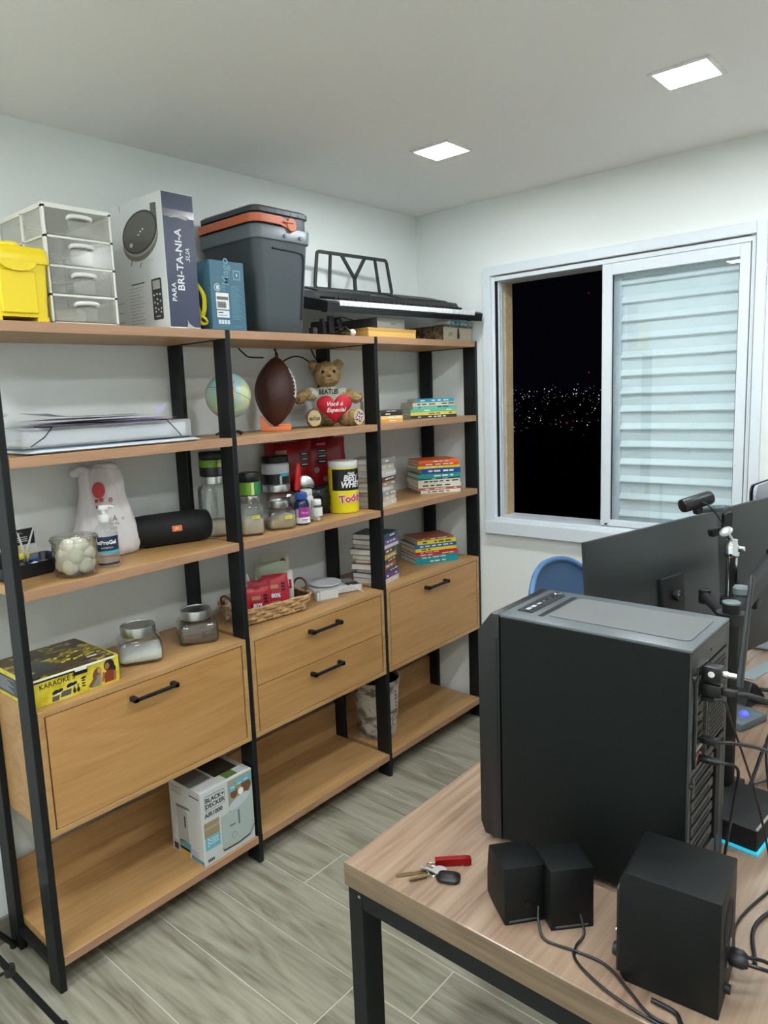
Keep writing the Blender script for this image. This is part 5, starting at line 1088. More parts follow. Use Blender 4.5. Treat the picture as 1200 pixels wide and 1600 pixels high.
# kitchen scale, white box, cable
t=thing('kitchen_scale','white digital kitchen scale with a round platform and dark key panel','scale',(-.888,-.172,ZC),math.radians(-24))
SCW=mat('scale white',(.86,.86,.88),.35)
loft('body',[(0,.100,.060,.02),(.004,.108,.068,.024),(.020,.108,.068,.024),(.026,.102,.062,.022)],SCW,t); lathe('platform',[(.052,.028),(.066,.034),(.070,.037),(.069,.041),(.02,.0425)],SCW,t,(-.038,.012,0),48)
cyl('pivot',.025,.024,.03,GRY2,t,(-.038,.012,0)); box('display',mat('dark panel',(.20,.20,.21),.25),t,.040,.098,.005,.050,.0262,.0272,.0005); box('key_panel',mat('dark panel',(.20,.20,.21),.25),t,.040,.098,-.052,-.006,.0262,.0272,.0005)
for k in range(3): box('key_line',GRY2,t,.046,.092,.014+k*.011,.016+k*.011,.0272,.0276,0)
t=thing('white_carton_small','small white cardboard box in front of the kitchen scale','box',(-1.042,-.236,ZC),math.radians(-18)); box('carton',mat('white card',(.83,.83,.82),.6),t,0,.085,0,.030,0,.038,.001); box('side_flap',mat('white card',(.83,.83,.82),.6),t,-.012,0,.004,.028,0,.034,.001)
o=tube('white_cable',[(-.93,-.255,ZC+.029),(-.90,-.262,ZC+.033),(-.865,-.25,ZC+.030),(-.85,-.275,ZC+.010),(-.845,-.300,ZC+.003)],.0022,mat('cream cable',(.88,.84,.72),.5),None,6); tag(o,'short cream cable lying over the kitchen scale edge','cable')
# ================================================================ BOTTOM BOARDS
t=thing('humidifier_carton','white carton of an air humidifier on the lowest left board','carton',(-1.765,-.343,ZB))
W_,D_,H_=.224,.185,.268
AC=mat('white grey carton',(.80,.81,.80),.5); box('carton',AC,t,0,W_,0,D_,0,H_,.0015)
G1=mat('print pale grey green',(.68,.73,.71),.5); G2=mat('print mist',(.62,.62,.53),.5); BLU=mat('print sky blue',(.42,.70,.78),.5); TN=mat('print tan',(.62,.54,.40),.5); DRK=mat('print dark',(.20,.18,.16),.5)
F_=lambda u,v:face('-y',u,-.0003,v)
patch('logo_frame',rrect(-.042,.042,-.026,.026,.006),PRK,t,F_(.058,.222)); patch('logo_frame',rrect(-.0405,.0405,-.0245,.0245,.005),AC,t,F_(.058,.222),z=.0003)
text('BLACK+',.0215,PRK,t,F_(.058,.232),bold=.0007,z=.0006); text('DECKER',.0215,PRK,t,F_(.058,.211),bold=.0007,z=.0006); text('AIR1000',.0215,PRK,t,F_(.050,.180),bold=.0005)
patch('printed_photo',rect(.115,.222,.150,.262),G2,t,F_(0,0)); patch('printed_photo',ellipse(0,0,.038,.030,24),TN,t,F_(.165,.222),z=.0002); patch('printed_photo',ellipse(0,0,.020,.028,20,.5),mat('print brown',(.45,.30,.18),.5),t,F_(.195,.218),z=.0003); patch('printed_photo',ellipse(0,0,.012,.013,16),PRW,t,F_(.170,.205),z=.0005); patch('printed_photo',ellipse(0,0,.016,.02,16),mat('print brown',(.45,.30,.18),.5),t,F_(.14,.21),z=.0003)
patch('printed_photo',rect(.122,.148,.218,.240),BLU,t,F_(0,0),z=.0006); patch('printed_photo',rect(.150,.222,.232,.252),BLU,t,F_(0,0),z=.0006)
for k in range(3): patch('printed_line',rect(0,.016,-.0012,.0012),PRW,t,F_(.128+k*.03,.232+k*.004),z=.001)
patch('printed_appliance',[(.078,.030),(.100,.024),(.205,.024),(.222,.050),(.222,.215),(.200,.185),(.125,.152),(.078,.148)],G1,t,F_(0,0),z=.0008); patch('printed_appliance',ellipse(0,0,.050,.018,24,.25),mat('print lid grey',(.76,.80,.80),.5),t,F_(.160,.172),z=.0010)
patch('printed_appliance',[(.078,.030),(.084,.024),(.150,.022),(.200,.030),(.222,.060),(.222,.055),(.198,.024),(.150,.017),(.082,.019)],DRK,t,F_(0,0),z=.0011)
patch('printed_appliance',rrect(-.0035,.0035,-.027,.027,.003),mat('print mid grey',(.45,.48,.48),.5),t,F_(.155,.115),z=.0012); patch('printed_appliance',ellipse(0,0,.011,.012,20),PRG,t,F_(.130,.058),z=.0012); patch('printed_appliance',ellipse(0,0,.0095,.0105,20),G1,t,F_(.130,.058),z=.0015); patch('printed_line',rect(-.012,.012,-.003,.003),PRG,t,F_(.125,.098),z=.0012)
patch('printed_photo',rect(.006,.070,.100,.155),TN,t,F_(0,0)); patch('printed_photo',rect(.006,.070,.128,.138),G2,t,F_(0,0),z=.0002); patch('printed_panel',rect(.008,.070,.056,.102),BLU,t,F_(0,0),z=.0003)
for k in range(5): patch('printed_symbol',ellipse(0,0,.003,.003,8),PRW,t,F_(.020+(k%2)*.008,.070+k*.006),z=.0006); 
for k in range(3): patch('printed_line',rect(0,.030,-.001,.001),PRW,t,F_(.033,.075+k*.008),z=.0006)
for k in range(4): patch('printed_symbol',rect(0,.005,0,.010),PRK,t,F_(.014+k*.007,.012))
G_=lambda u,v:face('-x',-.0003,D_-u,v)
patch('printed_appliance',[(.04,.05),(.10,.05),(.10,.165),(.085,.185),(.04,.18)],mat('print faint grey',(.68,.68,.67),.5),t,G_(0,0)); patch('printed_appliance',rrect(-.0035,.0035,-.022,.022,.003),DRK,t,G_(.085,.13),z=.0003); patch('printed_appliance',[(.035,.185),(.11,.19),(.12,.182),(.04,.175)],PRG,t,G_(0,0),z=.0002)
for (a_,b_,c_,d_,m_) in ((.0,.045,.0,.045,GRY2),(.045,.11,.022,.055,mat('print teal',(.38,.58,.62),.5)),(.045,.10,.0,.030,mat('print gold',(.78,.62,.28),.5)),(.115,.150,.015,.042,GRY2),(.11,.183,.004,.018,mat('print teal',(.38,.58,.62),.5))): patch('printed_panel',rect(a_,b_,c_,d_),m_,t,G_(0,0))
patch('printed_symbol',rect(.01,.035,.006,.030),DRK,t,G_(0,0),z=.0003); patch('printed_line',rect(.12,.175,.240,.244),DRK,t,G_(0,0)); patch('logo_frame',rrect(.008,.070,.225,.250,.004),PRG,t,G_(0,0)); patch('logo_frame',rrect(.0095,.0685,.2265,.2485,.003),AC,t,G_(0,0),z=.0003); text('BLACK+\nDECKER',.0115,PRG,t,G_(.039,.238),z=.0006)
patch('top_print',rect(.10,.20,.05,.16),DRK,t,face('+z',0,0,H_+.0002)); patch('top_print',rect(.12,.17,.01,.05),mat('print leaf green',(.35,.45,.22),.5),t,face('+z',0,0,H_+.0002)); patch('top_print',rect(.0,.09,.06,.185),PRG,t,face('+z',0,0,H_+.0002))
# paper bin
BINM=ramp_mat('old newspaper print',[(.30,(.24,.20,.18)),(.42,(.46,.42,.38)),(.50,(.72,.70,.66)),(.62,(.78,.76,.72)),(.74,(.42,.38,.35))],13,.5,7,(1,1,1.6))
t=thing('waste_bin','white printed waste bin standing behind the third upright on the lowest board','waste bin',(-.640,-.172,ZB))
lathe('bin',[(.082,0),(.086,.003),(.088,.01),(.102,.20),(.110,.268),(.113,.275),(.108,.276),(.104,.265),(.084,.012),(.02,.006)],BINM,t,n=48)
lathe('inside',[(.1035,.262),(.0835,.014),(.001,.009)],mat('dark bin inside',(.12,.13,.12),.7),t,n=48,cap=False)
RPK=mat('bin dark red print',(.42,.16,.14),.5)
Mb=lambda a,v,rr:Matrix.Rotation(a,4,'Z') @ face('-y',0,-rr,v)
for k in range(6): patch('printed_mark',ellipse(0,0,.005+.001*(k%2),.004,10,.6),RPK if k%2 else DRK,t,Mb(.10+.02*k,.222-.018*k,.1045-.0009*k),.001)
patch('printed_mark',ellipse(0,0,.017,.025,24),RPK,t,Mb(.08,.085,.0948),.001); patch('printed_mark',ellipse(0,0,.0145,.0225,24),mat('bin pale',(.74,.70,.66),.5),t,Mb(.08,.085,.0948),.001,z=.0006); patch('printed_mark',[(-.010,-.002),(.008,.004),(.008,.008),(-.010,.002)],RPK,t,Mb(.08,.085,.0948),.001,z=.0012)
# ================================================================ DESK
WAL = wood('walnut desk laminate', (.49,.39,.32), (.60,.50,.42), (.67,.575,.49), 'x', .8, .15, .015, coat=.5, rnd=False, spec=.5)
WALE = wood('walnut edge band', (.40,.33,.26), (.47,.395,.315), (.53,.45,.36), 'y', 1.2, .5, .05, rnd=False)
DX0,DX1,DY0,DY1,DZ = -2.113,-.30,-2.62,-1.333,.75
t=thing('desk','large walnut-topped desk with a black steel frame','desk',(DX0,DY0,0))
dx=lambda v:v-DX0
dy=lambda v:v-DY0
def db(name,m,x0,x1,y0,y1,z0,z1,bev=.001): return box(name,m,t,dx(x0),dx(x1),dy(y0),dy(y1),z0,z1,bev)
db('desk_top',WAL,DX0+.001,DX1,DY0,DY1,.700,DZ,.0015); db('edge_band',WALE,DX0-.0006,DX0+.0009,DY0,DY1,.7005,DZ-.0008,.0004)
for x_ in (DX0+.004,DX1-.060):
    for y_ in (DY1-.042,DY0+.004): db('leg',BLACKM,x_,x_+.056,y_,y_+.038,0,.6995,.002)
for y_ in (DY1-.042,DY0+.004): db('rail',BLACKM,DX0+.0605,DX1-.0605,y_,y_+.038,.660,.6995,.0015)
for x_ in (DX0+.004,DX1-.060): db('rail',BLACKM,x_,x_+.038,DY0+.0425,DY1-.0425,.660,.6995,.0015)
cyl('screw',.003,0,.001,STEEL,t,M=face('-x',dx(DX0+.0038),dy(DY1-.034),.686),n=10)
# ---- computer tower
PCB=mat('tower black steel',(.045,.066,.062),.5,bump=.04,bscale=700,spec=.25); PCT=mat('tower plastic painted sheen',(.33,.355,.365),.36,spec=.5); MESH=mat('dust filter grey',(.38,.385,.385),.55); PCI=mat('tower dark inside',(.03,.035,.035),.7)  # tower top lightened in its colour to carry the ceiling's reflection
x0,x1,y0,y1,z0,z1=-1.868,-1.655,-1.905,-1.549,.765,1.238
P=thing('computer_tower','large black computer tower on the desk seen from its closed side and rear','computer',(x0,y0,.75))
W_=x1-x0; D_=y1-y0; h0=z0-.75; h1=z1-.75
box('side_panel',PCB,P,0,.004,.004,D_-.002,h0,h1-.006,.001); box('side_panel',PCB,P,W_-.004,W_,.004,D_-.002,h0,h1-.006,.001); box('floor_panel',PCB,P,.004,W_-.004,.004,D_,h0,h0+.004,.0005)
box('interior',PCI,P,.006,W_-.006,.030,D_-.004,h0+.005,h1-.012,0)
# top with raised frame and magnetic dust filter
bm=bmesh.new(); bm_box(bm,0,W_,0,D_,h1-.006,h1,.002,2); link('top_panel',bm,PCT,P,None,math.radians(40))
prism('dust_filter',rrect(.040,W_-.032,.016,D_-.082,.012),.0016,MESH,P,Matrix.Translation((0,0,h1)),.0005)
box('filter_groove',BLK,P,.032,W_-.030,D_-.076,D_-.066,h1-.0,h1+.0006,0)
IO=box('port_strip',mat('strip dark grey',(.17,.18,.19),.3),P,.040,W_-.030,D_-.050,D_-.018,h1,h1+.0022,.0008)
for k in range(2): box('usb_port',GRY2,P,.050+k*.020,.064+k*.020,D_-.038,D_-.030,h1+.0022,h1+.0030,.0003)
box('usb_port',GRY2,P,.048+.045,.106,D_-.037,D_-.031,h1+.0022,h1+.0028,.0003)
for k in range(4): cyl('audio_jack',.0028,h1+.0022,h1+.0030,BLK if k%2 else STEEL,P,(.120+k*.013,D_-.034,0),n=12)
lathe('power_button',[(.0085,h1+.0022),(.009,h1+.0034),(.006,h1+.0045)],CHROME,P,(.185,D_-.032,0),20)
cyl('power_mark',.004,h1+.0044,h1+.0050,BLK,P,(.185,D_-.032,0),n=12)
# front fascia with chamfered edge
bm=bmesh.new(); prof=[(D_,h0-.004),(D_+.038,h0-.004),(D_+.048,h0+.02),(D_+.048,h1-.040),(D_+.018,h1-.001),(D_,h1-.001)]
a=[bm.verts.new((-.002,y_,z_)) for y_,z_ in prof]; b=[bm.verts.new((W_+.002,y_,z_)) for y_,z_ in prof]; bm.faces.new(a); bm.faces.new(b[::-1])
for i in range(len(a)): bm.faces.new((a[i],b[i],b[(i+1)%len(a)],a[(i+1)%len(a)]))
bmesh.ops.recalc_face_normals(bm,faces=bm.faces); bmesh.ops.bevel(bm,geom=list(bm.edges),offset=.002,segments=2,profile=.5,affect='EDGES'); link('front_fascia',bm,BLK,P,None,math.radians(40))
box('side_vent',PCI,P,-.0028,-.0021,D_+.004,D_+.008,h0+.16,h1-.05,0)
for (fx,fy) in ((.02,.04),(W_-.05,.04),(.02,D_-.05),(W_-.05,D_-.05)): box('foot',BLK,P,fx,fx+.03,fy,fy+.03,0,h0,.002)
# rear
RG_=mat('rear panel steel',(.20,.215,.215),.42,spec=.5)
box('rear_edge',RG_,P,.0,.012,0,.004,h0,h1-.0065,.0008); box('rear_edge',RG_,P,W_-.014,W_,0,.004,h0,h1-.0065,.0008); box('rear_cross',RG_,P,.0121,W_-.0141,0,.004,h1-.045,h1-.0065,.0005)
box('rear_cross',RG_,P,.0121,W_-.0141,0,.004,.262,.272,.0003)
FR_=lambda u,v:face('-y',u,-.0002,v)
# I/O shield
IOZ0,IOZ1=.274,.452
SHX=.030
for q in ((.024,.0255,-.0035,.004,IOZ0,IOZ1),(.078,.0795,-.0035,.004,IOZ0,IOZ1),(.024,.0795,-.0035,.004,IOZ1-.0015,IOZ1),(.024,.0795,-.0035,.004,IOZ0,IOZ0+.0015)): box('shield_rim',STEEL,P,*q,0)
box('shield_plate',RG_,P,.0256,.0779,.004,.006,IOZ0+.002,IOZ1-.002,0); box('gap_side',PCI,P,.0800,.094,.006,.010,IOZ0,IOZ1,0)
PORT=mat('port dark',(.05,.05,.055),.4)
for k,(zz,hh,m_) in enumerate(((.442,.006,PORT),(.428,.007,PORT),(.411,.010,PORT),(.393,.008,PORT),(.374,.012,PORT),(.356,.009,PORT),(.338,.010,PORT),(.319,.010,PORT),(.300,.006,STEEL),(.284,.006,mat('jack pink',(.62,.35,.35),.5)))): box('port',m_,P,.034,.066,-.0005,.004,zz-hh/2,zz+hh/2,.0005)
# fan grille with hexagon holes
bm=bmesh.new(); gx0,gx1,gz0,gz1=.102,W_-.018,.285,h1-.052; bm_box(bm,gx0-.004,gx1+.003,.0,.003,gz0-.002,gz1+.002,0); link('fan_plate',bm,RG_,P)
bm=bmesh.new(); st=.0098; r_=.0035; j=0; zz=gz0+.006
while zz<gz1-.003:
    xx=gx0+.004+(st/2 if j%2 else 0)
    while xx<gx1-.003:
        bm_prism(bm,[(xx+r_*math.cos(PI/6+PI/3*q),zz+r_*math.sin(PI/6+PI/3*q)) for q in range(6)],.0004,face('-y',0,-.0001,0)); xx+=st
    zz+=st*.866; j+=1
o=link('vent_holes',bm,PCI,P); o['kind']='stuff'
# expansion slots
for k in range(7):
    zz=.250-k*.0235; 
    if zz<.055: break
    box('slot_cover',RG_,P,.016,.135,-.0012,.003,zz-.0075,zz+.0075,.0008)
    if k in (1,): patch('slot_mesh',rect(.03,.12,-.004,.004),PCI,P,face('-y',0,-.0014,zz),.0003)
    else:
        for j in range(8): patch('slot_hole',rect(-.0035,.0035,-.0025,.0025),PCI,P,face('-y',.032+j*.011,-.0014,zz),.0003)
box('rear_backing',PCI,P,.0121,W_-.0141,.0045,.0055,h0+.004,.262,0)
box('slot_bracket',PCI,P,.142,.166,-.004,.004,.085,.262,.001); box('psu_plate',RG_,P,.170,W_-.0145,0,.004,h0+.005,.255,.0005)
box('lower_plate',RG_,P,.014,.166,0.001,.004,h0+.004,.080,.0005)
for zz in (.440,.25,.10): lathe('thumb_screw',[(.004,0),(.005,.001),(.005,.006),(.004,.007)],BLK,P,M=face('-y',.006,0,zz),n=14)
cyl('rear_screw',.0025,0,.001,BLK,P,M=face('-y',.105,0,h1-.028),n=10)
# wireless aerial
t=thing('wifi_antenna','black paddle aerial standing up from the back of the computer tower','antenna',(x0+.045,y0-.0045,.75+.442))
box('adapter',BLK,t,-.012,.012,-.030,.0,-.014,.012,.002,2); cyl('mark',.0052,0,.0006,WHP,t,M=face('-x',-.0122,-.016,0),n=16)
lathe('barrel',[(.0055,0),(.006,.002),(.006,.008),(.0048,.009),(.0048,.022)],STEEL,t,M=face('-y',0,-.030,.0)); 
loft('paddle',[(-.018,.008,.0045,.003),(.03,.0085,.0045,.003),(.10,.0065,.004,.003),(.150,.0048,.0038,.003),(.178,.0045,.0036,.003),(.182,.003,.003,.002)],mat('aerial black',(.12,.135,.14),.45),t,M=Matrix.Translation((.004,-.0555,.0)) @ Matrix.Rotation(.30,4,'Y') @ Matrix.Diagonal((1,1,.92,1)))
# ---- cables from the rear
def cab(label,pts,r,m=None,cat='cable'):
    o=tube('cable',pts,r,m or BLK,None,8); tag(o,label,cat); return o
def pl(x_,y_,z_,h=.016,w_=.013,L=.04,parent=None): pass
px=x0+.048
t=thing('display_plug','black display cable plugged in high on the rear of the tower','cable',(px,y0-.001,.75+.411)); box('plug',BLK,t,-.010,.010,-.034,-.001,-.011,.011,.003,2); box('strain',BLK,t,-.006,.006,-.056,-.034,-.006,.006,.002,2)
tube('cord',[(0,-.05,0),(.010,-.075,-.002),(.045,-.105,-.025),(.11,-.125,-.09),(.22,-.14,-.20),(.36,-.20,-.3535)],.0048,BLK,t,8)
t=thing('audio_plug','black cable plugged in low on the rear of the tower, curling down','cable',(px,y0-.001,.75+.284)); lathe('plug',[(.006,0),(.007,.003),(.007,.022),(.004,.034)],BLK,t,M=face('-y',0,0,0))
tube('cord',[(0,-.03,0),(.016,-.052,-.006),(.028,-.055,-.03),(.022,-.050,-.09),(.010,-.045,-.15),(.008,-.040,-.22),(.03,-.05,-.2805)],.0026,BLK,t,7)
t=thing('usb_plug','black cable plugged into the middle of the tower rear and running right','cable',(px,y0-.001,.75+.319)); box('plug',BLK,t,-.007,.007,-.028,-.001,-.006,.006,.002,2)
tube('cord',[(0,-.026,0),(.020,-.05,-.003),(.08,-.085,-.03),(.16,-.11,-.09),(.26,-.13,-.19),(.34,-.16,-.262)],.0032,BLK,t,7)
t=thing('thin_plug','thin black cable hanging down the ventilated rear of the tower','cable',(px,y0-.001,.75+.393)); box('plug',BLK,t,-.005,.005,-.022,-.001,-.004,.004,.001); tube('cord',[(0,-.02,0),(.030,-.030,-.012),(.07,-.030,-.06),(.10,-.04,-.12),(.15,-.06,-.24),(.19,-.08,-.388)],.0020,BLK,t,6)
random.seed(12)
for k in range(20):
    a_=Vector((random.uniform(-1.52,-1.05),random.uniform(-2.02,-1.86),.757)); b_=Vector((random.uniform(-1.15,-.70),random.uniform(-2.12,-1.90),.757)); mid=(a_+b_)/2
    pts=[a_,a_.lerp(b_,.3)+Vector((random.uniform(-.04,.04),random.uniform(-.05,.05),random.uniform(.0,.13))),a_.lerp(b_,.6)+Vector((random.uniform(-.05,.05),random.uniform(-.06,.06),random.uniform(.0,.15))),b_]
    o=tube('loose_cable',pts,random.choice([.0022,.003,.0038]),BLK,None,6); tag(o,'black cable in the tangle on the desk right of the tower','cable','tangled cables on the desk')
# speaker leads
def on(x_,y_,z_=.7535): return (x_,y_,z_)
o=cab('black lead from the left small speaker crossing the desk to the front edge',[(-2.028,-1.713,.785),(-2.043,-1.722,.765),on(-2.058,-1.742),on(-2.050,-1.790),on(-2.047,-1.840),on(-2.075,-1.890),on(-2.098,-1.93),on(-2.095,-1.99)],.0024)
o=cab('black lead from the right small speaker curving along the desk edge',[(-2.002,-1.778,.785),(-2.015,-1.790,.762),on(-2.040,-1.787),on(-2.068,-1.800),on(-2.092,-1.850),on(-2.104,-1.91),on(-2.106,-1.99)],.0024)
o=cab('thick black cable lying in front of the subwoofer',[on(-2.085,-2.06,.7545),on(-2.098,-2.00,.7545),on(-2.088,-1.97,.7545),on(-2.072,-1.955,.7545),on(-2.07,-1.92,.7545)],.0036)
# ---- small satellite speakers and subwoofer
SPB=mat('speaker box black vinyl',(.05,.062,.062),.5,bump=.05,bscale=500,spec=.28); SPG=mat('speaker black grille',(.07,.075,.08),.55,spec=.4)
def sat(label,A,B,L,h):
    ux,uy=B[0]-A[0],B[1]-A[1]; wd=math.hypot(ux,uy); rz=math.atan2(uy,ux)
    t=thing('satellite_speaker',label,'speaker',(A[0],A[1],.75),rz,'small satellite speakers on the desk')
    # local: back at y=0 towards the viewer, front at +y
    bm=bmesh.new(); prof=[(0,.0),(L*.72,.0),(L*.98,.004),(L,.012),(L*.985,h*.5),(L*.9,h-.010),(L*.85,h-.001),(0,h)]
    a=[bm.verts.new((0,y_,z_)) for y_,z_ in prof]; b=[bm.verts.new((wd,y_,z_)) for y_,z_ in prof]; bm.faces.new(a); bm.faces.new(b[::-1])
    for i in range(len(a)): bm.faces.new((a[i],b[i],b[(i+1)%len(a)],a[(i+1)%len(a)]))
    bmesh.ops.recalc_face_normals(bm,faces=bm.faces); bmesh.ops.bevel(bm,geom=list(bm.edges),offset=.0018,segments=2,profile=.5,affect='EDGES'); link('cabinet',bm,SPB,t,None,math.radians(40))
    prism('grille',rrect(.006,wd-.006,.012,h-.018,.006),.002,SPG,t,face('+y',wd,L*.985,0),.0005)
    box('rear_strip',mat('strip grey',(.30,.32,.32),.4),t,.008,wd-.010,-.0012,.0005,.005,.0085,.0005); cyl('lead_boss',.004,0,.002,BLK,t,M=face('-y',wd*.55,.0,.035),n=12)
sat('small black speaker box nearest the keys',(-2.069,-1.671),(-2.012,-1.717),.088,.107)
sat('small black speaker box next to the subwoofer',(-2.031,-1.738),(-1.974,-1.789),.086,.112)
t=thing('subwoofer','large black subwoofer box at the near right end of the desk','subwoofer',(-2.044,-2.006,.75),math.radians(5.5))
h=.186; wd=.128; L=.140
bm=bmesh.new(); prof=[(0,.0),(L*.95,.0),(L,.010),(L+.004,h*.5),(L+.002,h-.014),(L-.004,h-.001),(L-.010,h),(0,h)]
a=[bm.verts.new((0,y_,z_)) for y_,z_ in prof]; b=[bm.verts.new((wd,y_,z_)) for y_,z_ in prof]; bm.faces.new(a); bm.faces.new(b[::-1])
for i in range(len(a)): bm.faces.new((a[i],b[i],b[(i+1)%len(a)],a[(i+1)%len(a)]))
bmesh.ops.recalc_face_normals(bm,faces=bm.faces); bmesh.ops.bevel(bm,geom=list(bm.edges),offset=.0022,segments=2,profile=.5,affect='EDGES'); link('cabinet',bm,SPB,t,None,math.radians(40))
prism('front_baffle',rrect(.004,wd-.004,.006,h-.030,.008),.006,BLK,t,face('+y',wd,L+.001,0),.0015); lathe('volume_knob',[(.011,0),(.0115,.003),(.010,.008)],BLK,t,M=face('+y',.02,L+.007,.035)); cyl('indicator',.003,0,.002,CHROME,t,M=face('+y',.012,L+.007,.075),n=10)
RP_=lambda u,v,z=0:face('-y',u,-.0002,v)
lathe('port_ring',[(.030,0),(.035,.0015),(.037,.0)],SPB,t,M=RP_(.060,.122),n=40,cap=False); lathe('bass_port',[(.030,.0006),(.029,-.0),(.027,.0004),(.001,.0002)],mat('port hollow',(.02,.022,.022),.8),t,M=RP_(.060,.122),n=40,cap=False)
cyl('rear_badge',.0065,0,.0006,mat('badge grey',(.62,.64,.64),.4),t,M=RP_(.088,.068),n=18)
lathe('rear_plug',[(.009,0),(.010,.003),(.010,.018),(.006,.026)],BLK,t,M=RP_(.076,.050)); lathe('rear_plug',[(.007,0),(.008,.003),(.008,.016),(.004,.022)],BLK,t,M=RP_(.098,.045)); lathe('rear_jack',[(.004,0),(.005,.002),(.003,.003)],STEEL,t,M=RP_(.050,.058)); cyl('rear_knob',.007,0,.008,BLK,t,M=RP_(.045,.022))
tube('plug_lead',[(.076,-.026,.050),(.085,-.05,.045),(.12,-.08,.02),(.18,-.10,.004)],.003,BLK,t,7); tube('plug_lead',[(.098,-.022,.045),(.110,-.04,.040),(.14,-.06,.018),(.20,-.075,.004)],.003,BLK,t,7)
cab('black cable on the desk behind the subwoofer',[(-1.90,-2.02,.7545),(-1.80,-2.00,.7545),(-1.66,-2.05,.7545),(-1.5,-2.12,.7545)],.0034); cab('thin black cable right of the subwoofer',[(-1.905,-1.99,.7530),(-1.80,-1.975,.7530),(-1.6,-2.02,.7530),(-1.5,-2.03,.753)],.0022)
# ---- bunch of keys with a red bottle opener
t=thing('key_bunch','bunch of keys with a red bottle opener on the desk near its left corner','keys',(-2.030,-1.492,.75),math.radians(-46)); t.scale=(1.18,1.18,1.1)
BR=mat('aged brass',(.55,.47,.34),.3,metal=1); REDA=mat('red anodised metal',(.62,.10,.12),.25,metal=.6)
tube('ring',[(.013*math.cos(a*PI/8),.013*math.sin(a*PI/8)+.01,.003+.001*math.sin(a)) for a in range(16)],.0011,CHROME,t,6,closed=True,sub=3); tube('ring',[(.009*math.cos(a*PI/6),.009*math.sin(a*PI/6)-.002,.005+.003*math.sin(a*PI/6)) for a in range(12)],.0010,CHROME,t,6,closed=True,sub=3)
prism('key_blade',[(-.060,-.0035),(-.056,-.0045),(-.010,-.004),(-.010,.004),(-.060,.002)],.0022,BR,t,Matrix.Translation((-.002,.004,.0005)) @ Matrix.Rotation(.12,4,'Z'),.0004); patch('key_bow',ellipse(-.006,.0,.011,.010,18),BR,t,Matrix.Translation((0,.004,.0008)),.0022)
patch('key_blade',[(-.045,-.003),(-.012,-.005),(-.012,.003),(-.045,.0015)],BR,t,Matrix.Translation((0,-.004,.003)) @ Matrix.Rotation(.35,4,'Z'),.002); patch('key_bow',ellipse(.010,-.004,.012,.0105,20),STEEL,t,Matrix.Translation((0,0,.0065)),.0018); patch('key_stem',rect(.0,.022,-.003,.003),STEEL,t,Matrix.Translation((0.0,-.004,.0065)) @ Matrix.Rotation(2.6,4,'Z'),.0016)
loft('black_fob',[(0,.016,.011,.008),(.002,.019,.0135,.010),(.007,.019,.0135,.010),(.010,.014,.009,.007)],BLK,t,6,M=Matrix.Translation((.022,-.019,0)) @ Matrix.Rotation(-.3,4,'Z'))
op=Matrix.Translation((.010,.012,.001)) @ Matrix.Rotation(-.05,4,'Z') @ Matrix.Rotation(PI/2,4,'X')
prism('bottle_opener',[(0,0),(.042,-.0),(.046,.003),(.050,.003),(.052,0),(.060,0),(.060,.012),(.052,.0135),(0,.0135)],.010,REDA,t,Matrix.Translation((.006,.022,.001)) @ Matrix.Rotation(PI/2,4,'X') @ Matrix.Rotation(.0,4,'Z'),.0006)
box('opener_hook',REDA,t,.0525,.064,.0105,.0235,.0010,.004,.0005)
# ---- monitors, seen from behind
MON=mat('monitor back black',(.12,.14,.145),.42,bump=.05,bscale=700,spec=.5); SCR=mat('dark screen glass',(.02,.02,.025),.12)
mrz=math.atan2(-.184,.842)
def monitor(name,label,u0,u1,zt,zb,tilt=math.radians(5),bulge=.028):
    # u measured along the row of monitors from the left top corner
    cx_=-1.445+math.cos(mrz)*(u0+u1)/2; cy_=-1.552+math.sin(mrz)*(u0+u1)/2
    t=thing(name,label,'monitor',(cx_,cy_,zb),mrz); t.rotation_euler=(-tilt*0+math.radians(-4),0,mrz); w_=u1-u0; hh=zt-zb
    bm=bmesh.new(); nx=16; nz=8; g=[]
    for i in range(nx+1):
        c_=[]
        for j in range(nz+1):
            u,v=-1+2*i/nx,-1+2*j/nz
            c_.append(bm.verts.new((u*w_/2,-.006-bulge*(1-abs(u)**3)*(1-abs(v)**3),(v+1)/2*hh)))
        g.append(c_)
    for i in range(nx):
        for j in range(nz): bm.faces.new((g[i][j],g[i+1][j],g[i+1][j+1],g[i][j+1]))
    ed=[g[i][0] for i in range(nx+1)]+[g[nx][j] for j in range(1,nz+1)]+[g[i][nz] for i in range(nx-1,-1,-1)]+[g[0][j] for j in range(nz-1,0,-1)]
    bk=[bm.verts.new((v.co.x,.006,v.co.z)) for v in ed]; n=len(ed)
    for i in range(n): bm.faces.new((ed[i],ed[(i+1)%n],bk[(i+1)%n],bk[i]))
    bm.faces.new(bk); link('housing',bm,MON,t,None,math.radians(50)); box('screen',SCR,t,-w_/2+.006,w_/2-.006,.006,.008,.012,hh-.006,0)
    return t
m1=monitor('computer_monitor','black monitor seen from behind, carrying the webcam, next to the tower',.0,.600,1.300,.940)
m2=monitor('computer_monitor','black monitor seen from behind at the right edge, behind the aerial',.604,1.32,1.300,.850)
for o_ in (m1,): 
    box('mount_plate',BLKM,o_,-.05,.05,-.046,-.032,.13,.23,.004,2); cyl('mount_knob',.014,0,.016,BLK,o_,M=face('-y',.0,-.046,.180),n=20,bev=.003); cyl('mount_screw',.006,0,.003,CHROME,o_,M=face('-y',.0,-.062,.180),n=14)
box('mount_plate',BLKM,m2,-.05,.05,-.046,-.032,.17,.27,.004,2)
